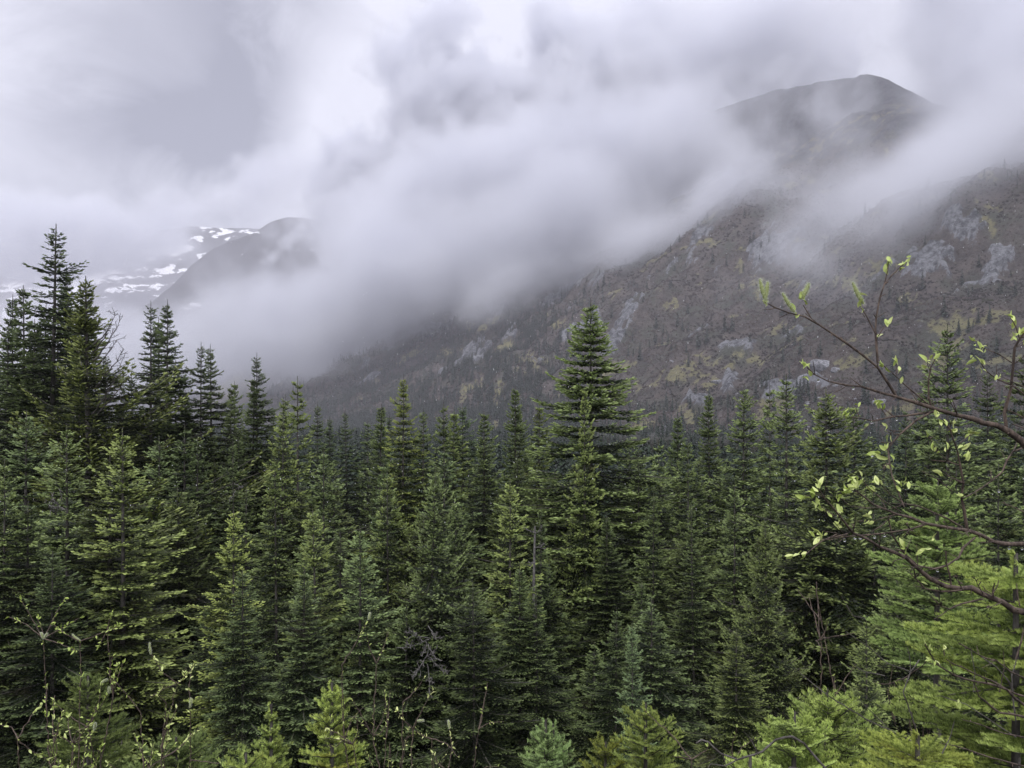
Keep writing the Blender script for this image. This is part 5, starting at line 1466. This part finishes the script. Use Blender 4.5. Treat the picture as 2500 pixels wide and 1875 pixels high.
def small_willow(px, py_top, py_bot, D, seed, label, nst=5, spread=.5, leafy=1.0, lsz=1.5, catk=4):
    """multi-stemmed willow bush further off: stems are parts, the leaf sprays one part, the catkins parts"""
    r = np.random.default_rng(seed)
    b = P(px, py_bot, D); g = ground_z(b.x, b.y); top = P(px, py_top, D)
    w = Willow(label, (b.x, b.y, g)); H = top.z - g
    tips = []
    for k in range(nst):
        a = r.uniform(0, 6.28); sp = spread * r.uniform(.3, 1.2); h = H * r.uniform(.72, 1.0) if k else H
        e = w.base + np.array([math.cos(a) * sp, math.sin(a) * sp * .6, h])
        pts = [w.base + np.array([r.normal() * .03, r.normal() * .03, 0]) + (e - w.base) * q + np.array([math.cos(a), math.sin(a), 0]) * .12 * math.sin(q * 3) + r.normal(size=3) * .02 for q in np.linspace(0, 1, 7)]
        w.branch3(pts, .011, .003, "stem", False)
        for m in range(9):
            i = int(r.integers(3, 7)); st = pts[i]
            d = r.normal(size=3) * .6 + np.array([0, 0, .8]); d /= np.linalg.norm(d)
            L = r.uniform(.15, .42)
            tw = [st, st + d * L * .5 + r.normal(size=3) * .02, st + d * L]
            w.branch3(tw, .005, .002, "twig", False); tips.append((tw, d))
        tips.append((pts[-3:], np.array([0, 0, 1.])))
    vv, ff, off = [], [], 0
    LM = []
    for me in LEAVES[:3]:
        co = np.empty(len(me.vertices) * 3, np.float32); me.vertices.foreach_get('co', co)
        fc = np.empty(len(me.loops), np.int32); me.loops.foreach_get('vertex_index', fc); LM.append((co.reshape(-1, 3), fc.reshape(-1, 4)))
    for tw, d in tips:
        n = int(r.integers(5, 12) * leafy)
        for k in range(n):
            q = r.uniform(.35, 1.02); a_ = np.array(tw[1]) * max(0, 1 - q) * 2 + np.array(tw[-1]) * (1 - 2 * max(0, 1 - q)) if q > .5 else np.array(tw[0]) * (1 - 2 * q) + np.array(tw[1]) * 2 * q
            dd = d + r.normal(size=3) * .7; dd /= np.linalg.norm(dd)
            X, Y, Z = frames(dd[None]); co, fc = LM[int(r.integers(0, 3))]
            th = r.uniform(0, 6.28); Y2 = Y * math.cos(th) + Z * math.sin(th); Z2 = -Y * math.sin(th) + Z * math.cos(th)
            sz = lsz * r.uniform(.5, 1.1)
            v = (co[:, :1] * X + co[:, 1:2] * Y2 + co[:, 2:] * Z2) * sz + a_ - w.base
            vv.append(v); ff.append(fc + off); off += len(v)
    tag(ob("leaves", mesh_np("leaves", np.concatenate(vv), np.concatenate(ff), [mat_leaf], smooth=True), w.root), kind='stuff')
    for k in range(catk):
        tw, d = tips[int(r.integers(0, len(tips)))]
        o = ob("catkin", CATK[k % 3], w.root, tw[-1] - w.base); o.rotation_euler = (r.normal() * .4, r.normal() * .4, 0); o.scale = (1.5,) * 3
    return w


small_willow(290, 1560, 1900, 6.6, 1, "leafing willow bush with pale catkins in the lower left", 6, .55, 1.2, 1.5, 7)
small_willow(400, 1690, 2000, 6.0, 2, "low sprawling willow right of the catkin bush in the lower left", 5, .5, 1.0, 1.4, 3)
small_willow(90, 1810, 2000, 5.6, 3, "willow tuft at the bottom left corner, only its leafy ends showing", 4, .35, 1.0, 1.4, 1)
small_willow(850, 1625, 1950, 6.2, 4, "thin upright willow stem with yellow buds behind the brightest sapling", 3, .35, .7, 1.2, 3)
small_willow(965, 1730, 2000, 6.0, 5, "fine-twigged willow right of the brightest sapling at the bottom edge", 6, .55, .8, 1.2, 3)
small_willow(1060, 1800, 2000, 6.4, 6, "low willow twigs with buds at the bottom edge, between two saplings", 5, .45, .6, 1.1, 1)
small_willow(1745, 1830, 2000, 5.0, 7, "few leafy willow shoots under the left end of the arched grey twig", 3, .2, .6, 1.2, 0)
small_willow(2150, 1560, 1950, 5.6, 8, "bare reddish willow twigs fanning out left of the corner fir", 7, .45, .12, 1.0, 0)


def bare(label, pixlist, D, base_px, mat=BARK):
    b = P(base_px[0], base_px[1], D); g = ground_z(b.x, b.y)
    w = Willow(label, (b.x, b.y, g))
    w.root.name = "dead_shrub"; w.root['category'] = "dead shrub"
    for (pix, w0, w1) in pixlist:
        o = w.branch(pix, D, D, w0, w1); o.data.materials[0] = mat
    w.branch3([w.base, np.array(P(*base_px, D))], .006, .005, "stem", False).data.materials[0] = mat
    return w


bare("arched grey bare twig over the bottom edge right of centre", [([(1700, 1815), (1712, 1806), (1730, 1812), (1760, 1840), (1800, 1855), (1861, 1835), (1894, 1806), (1934, 1798), (1963, 1815), (1983, 1839), (2020, 1880), (2040, 1930)], 5, 9),
     ([(1800, 1855), (1770, 1870), (1735, 1865), (1725, 1880)], 5, 2), ([(1765, 1845), (1775, 1875)], 4, 2), ([(1850, 1840), (1830, 1800), (1815, 1785)], 3, 1.5), ([(1900, 1900), (1930, 1875), (1960, 1880)], 14, 8)], 4.0, (2040, 1930), BARK)
bare("long thin bare twigs slanting down toward the corner fir", [([(1950, 1640), (2010, 1690), (2044, 1713), (2126, 1762), (2215, 1802), (2260, 1840)], 2.5, 6), ([(2065, 1542), (2126, 1583), (2166, 1619), (2223, 1640), (2245, 1610)], 2, 4),
     ([(2223, 1640), (2205, 1690), (2230, 1760), (2260, 1840)], 4, 5), ([(2160, 1650), (2110, 1640), (2080, 1620)], 3, 2), ([(2170, 1780), (2120, 1730), (2090, 1700)], 3, 1.5), ([(2215, 1580), (2222, 1612), (2223, 1640)], 2, 3)], 4.6, (2260, 1840), BARK)
bare("thin bare grey twigs before the corner fir at the right", [([(2341, 1570), (2390, 1599), (2431, 1627), (2467, 1668), (2480, 1760)], 2.5, 5), ([(2370, 1585), (2380, 1640), (2376, 1690)], 2, 2), ([(2300, 1700), (2360, 1720), (2420, 1760), (2480, 1800)], 2.5, 4),
     ([(2490, 1580), (2470, 1650), (2475, 1720), (2480, 1760)], 3, 4), ([(2330, 1760), (2320, 1800), (2300, 1840)], 2, 4)], 3.6, (2490, 1850), BARK)

# wet sleet falling: fine grains, nobody could count them
rs_ = np.random.default_rng(4)
n = 1500
az = rs_.uniform(-.7, .7, n); Dd = np.exp(rs_.uniform(math.log(5), math.log(45), n)); el_ = rs_.uniform(-.12, .30, n)
c = np.stack([az * Dd, Dd, el_ * Dd], -1)
L = rs_.uniform(.0025, .0055, n)[:, None] * np.sqrt(Dd / 8)[:, None]
dn = np.array([[.10, 0, -1.]]) + rs_.normal(size=(n, 3)) * .12
A = c + dn * L * 1.7; B = c - dn * L * 1.7
o1 = c + np.array([[1, 0, 0.]]) * L * .6; o2 = c + np.array([[-.5, .87, 0]]) * L * .6; o3 = c + np.array([[-.5, -.87, 0]]) * L * .6
V_ = np.stack([A, B, o1, o2, o3], 1).reshape(-1, 3); k5 = np.arange(n)[:, None] * 5
tri = np.concatenate([k5 + np.array([q]) for q in ((0, 2, 3), (0, 3, 4), (0, 4, 2), (1, 3, 2), (1, 4, 3), (1, 2, 4))])
mat_sl, t = new_mat("sleet"); finish(mat_sl, t, (.85, .86, .88), .4, .5)
sl_ = ob("falling_sleet", mesh_np("falling_sleet", V_, tri, [mat_sl])); tag(sl_, "fine wet sleet falling across the view", kind='stuff')
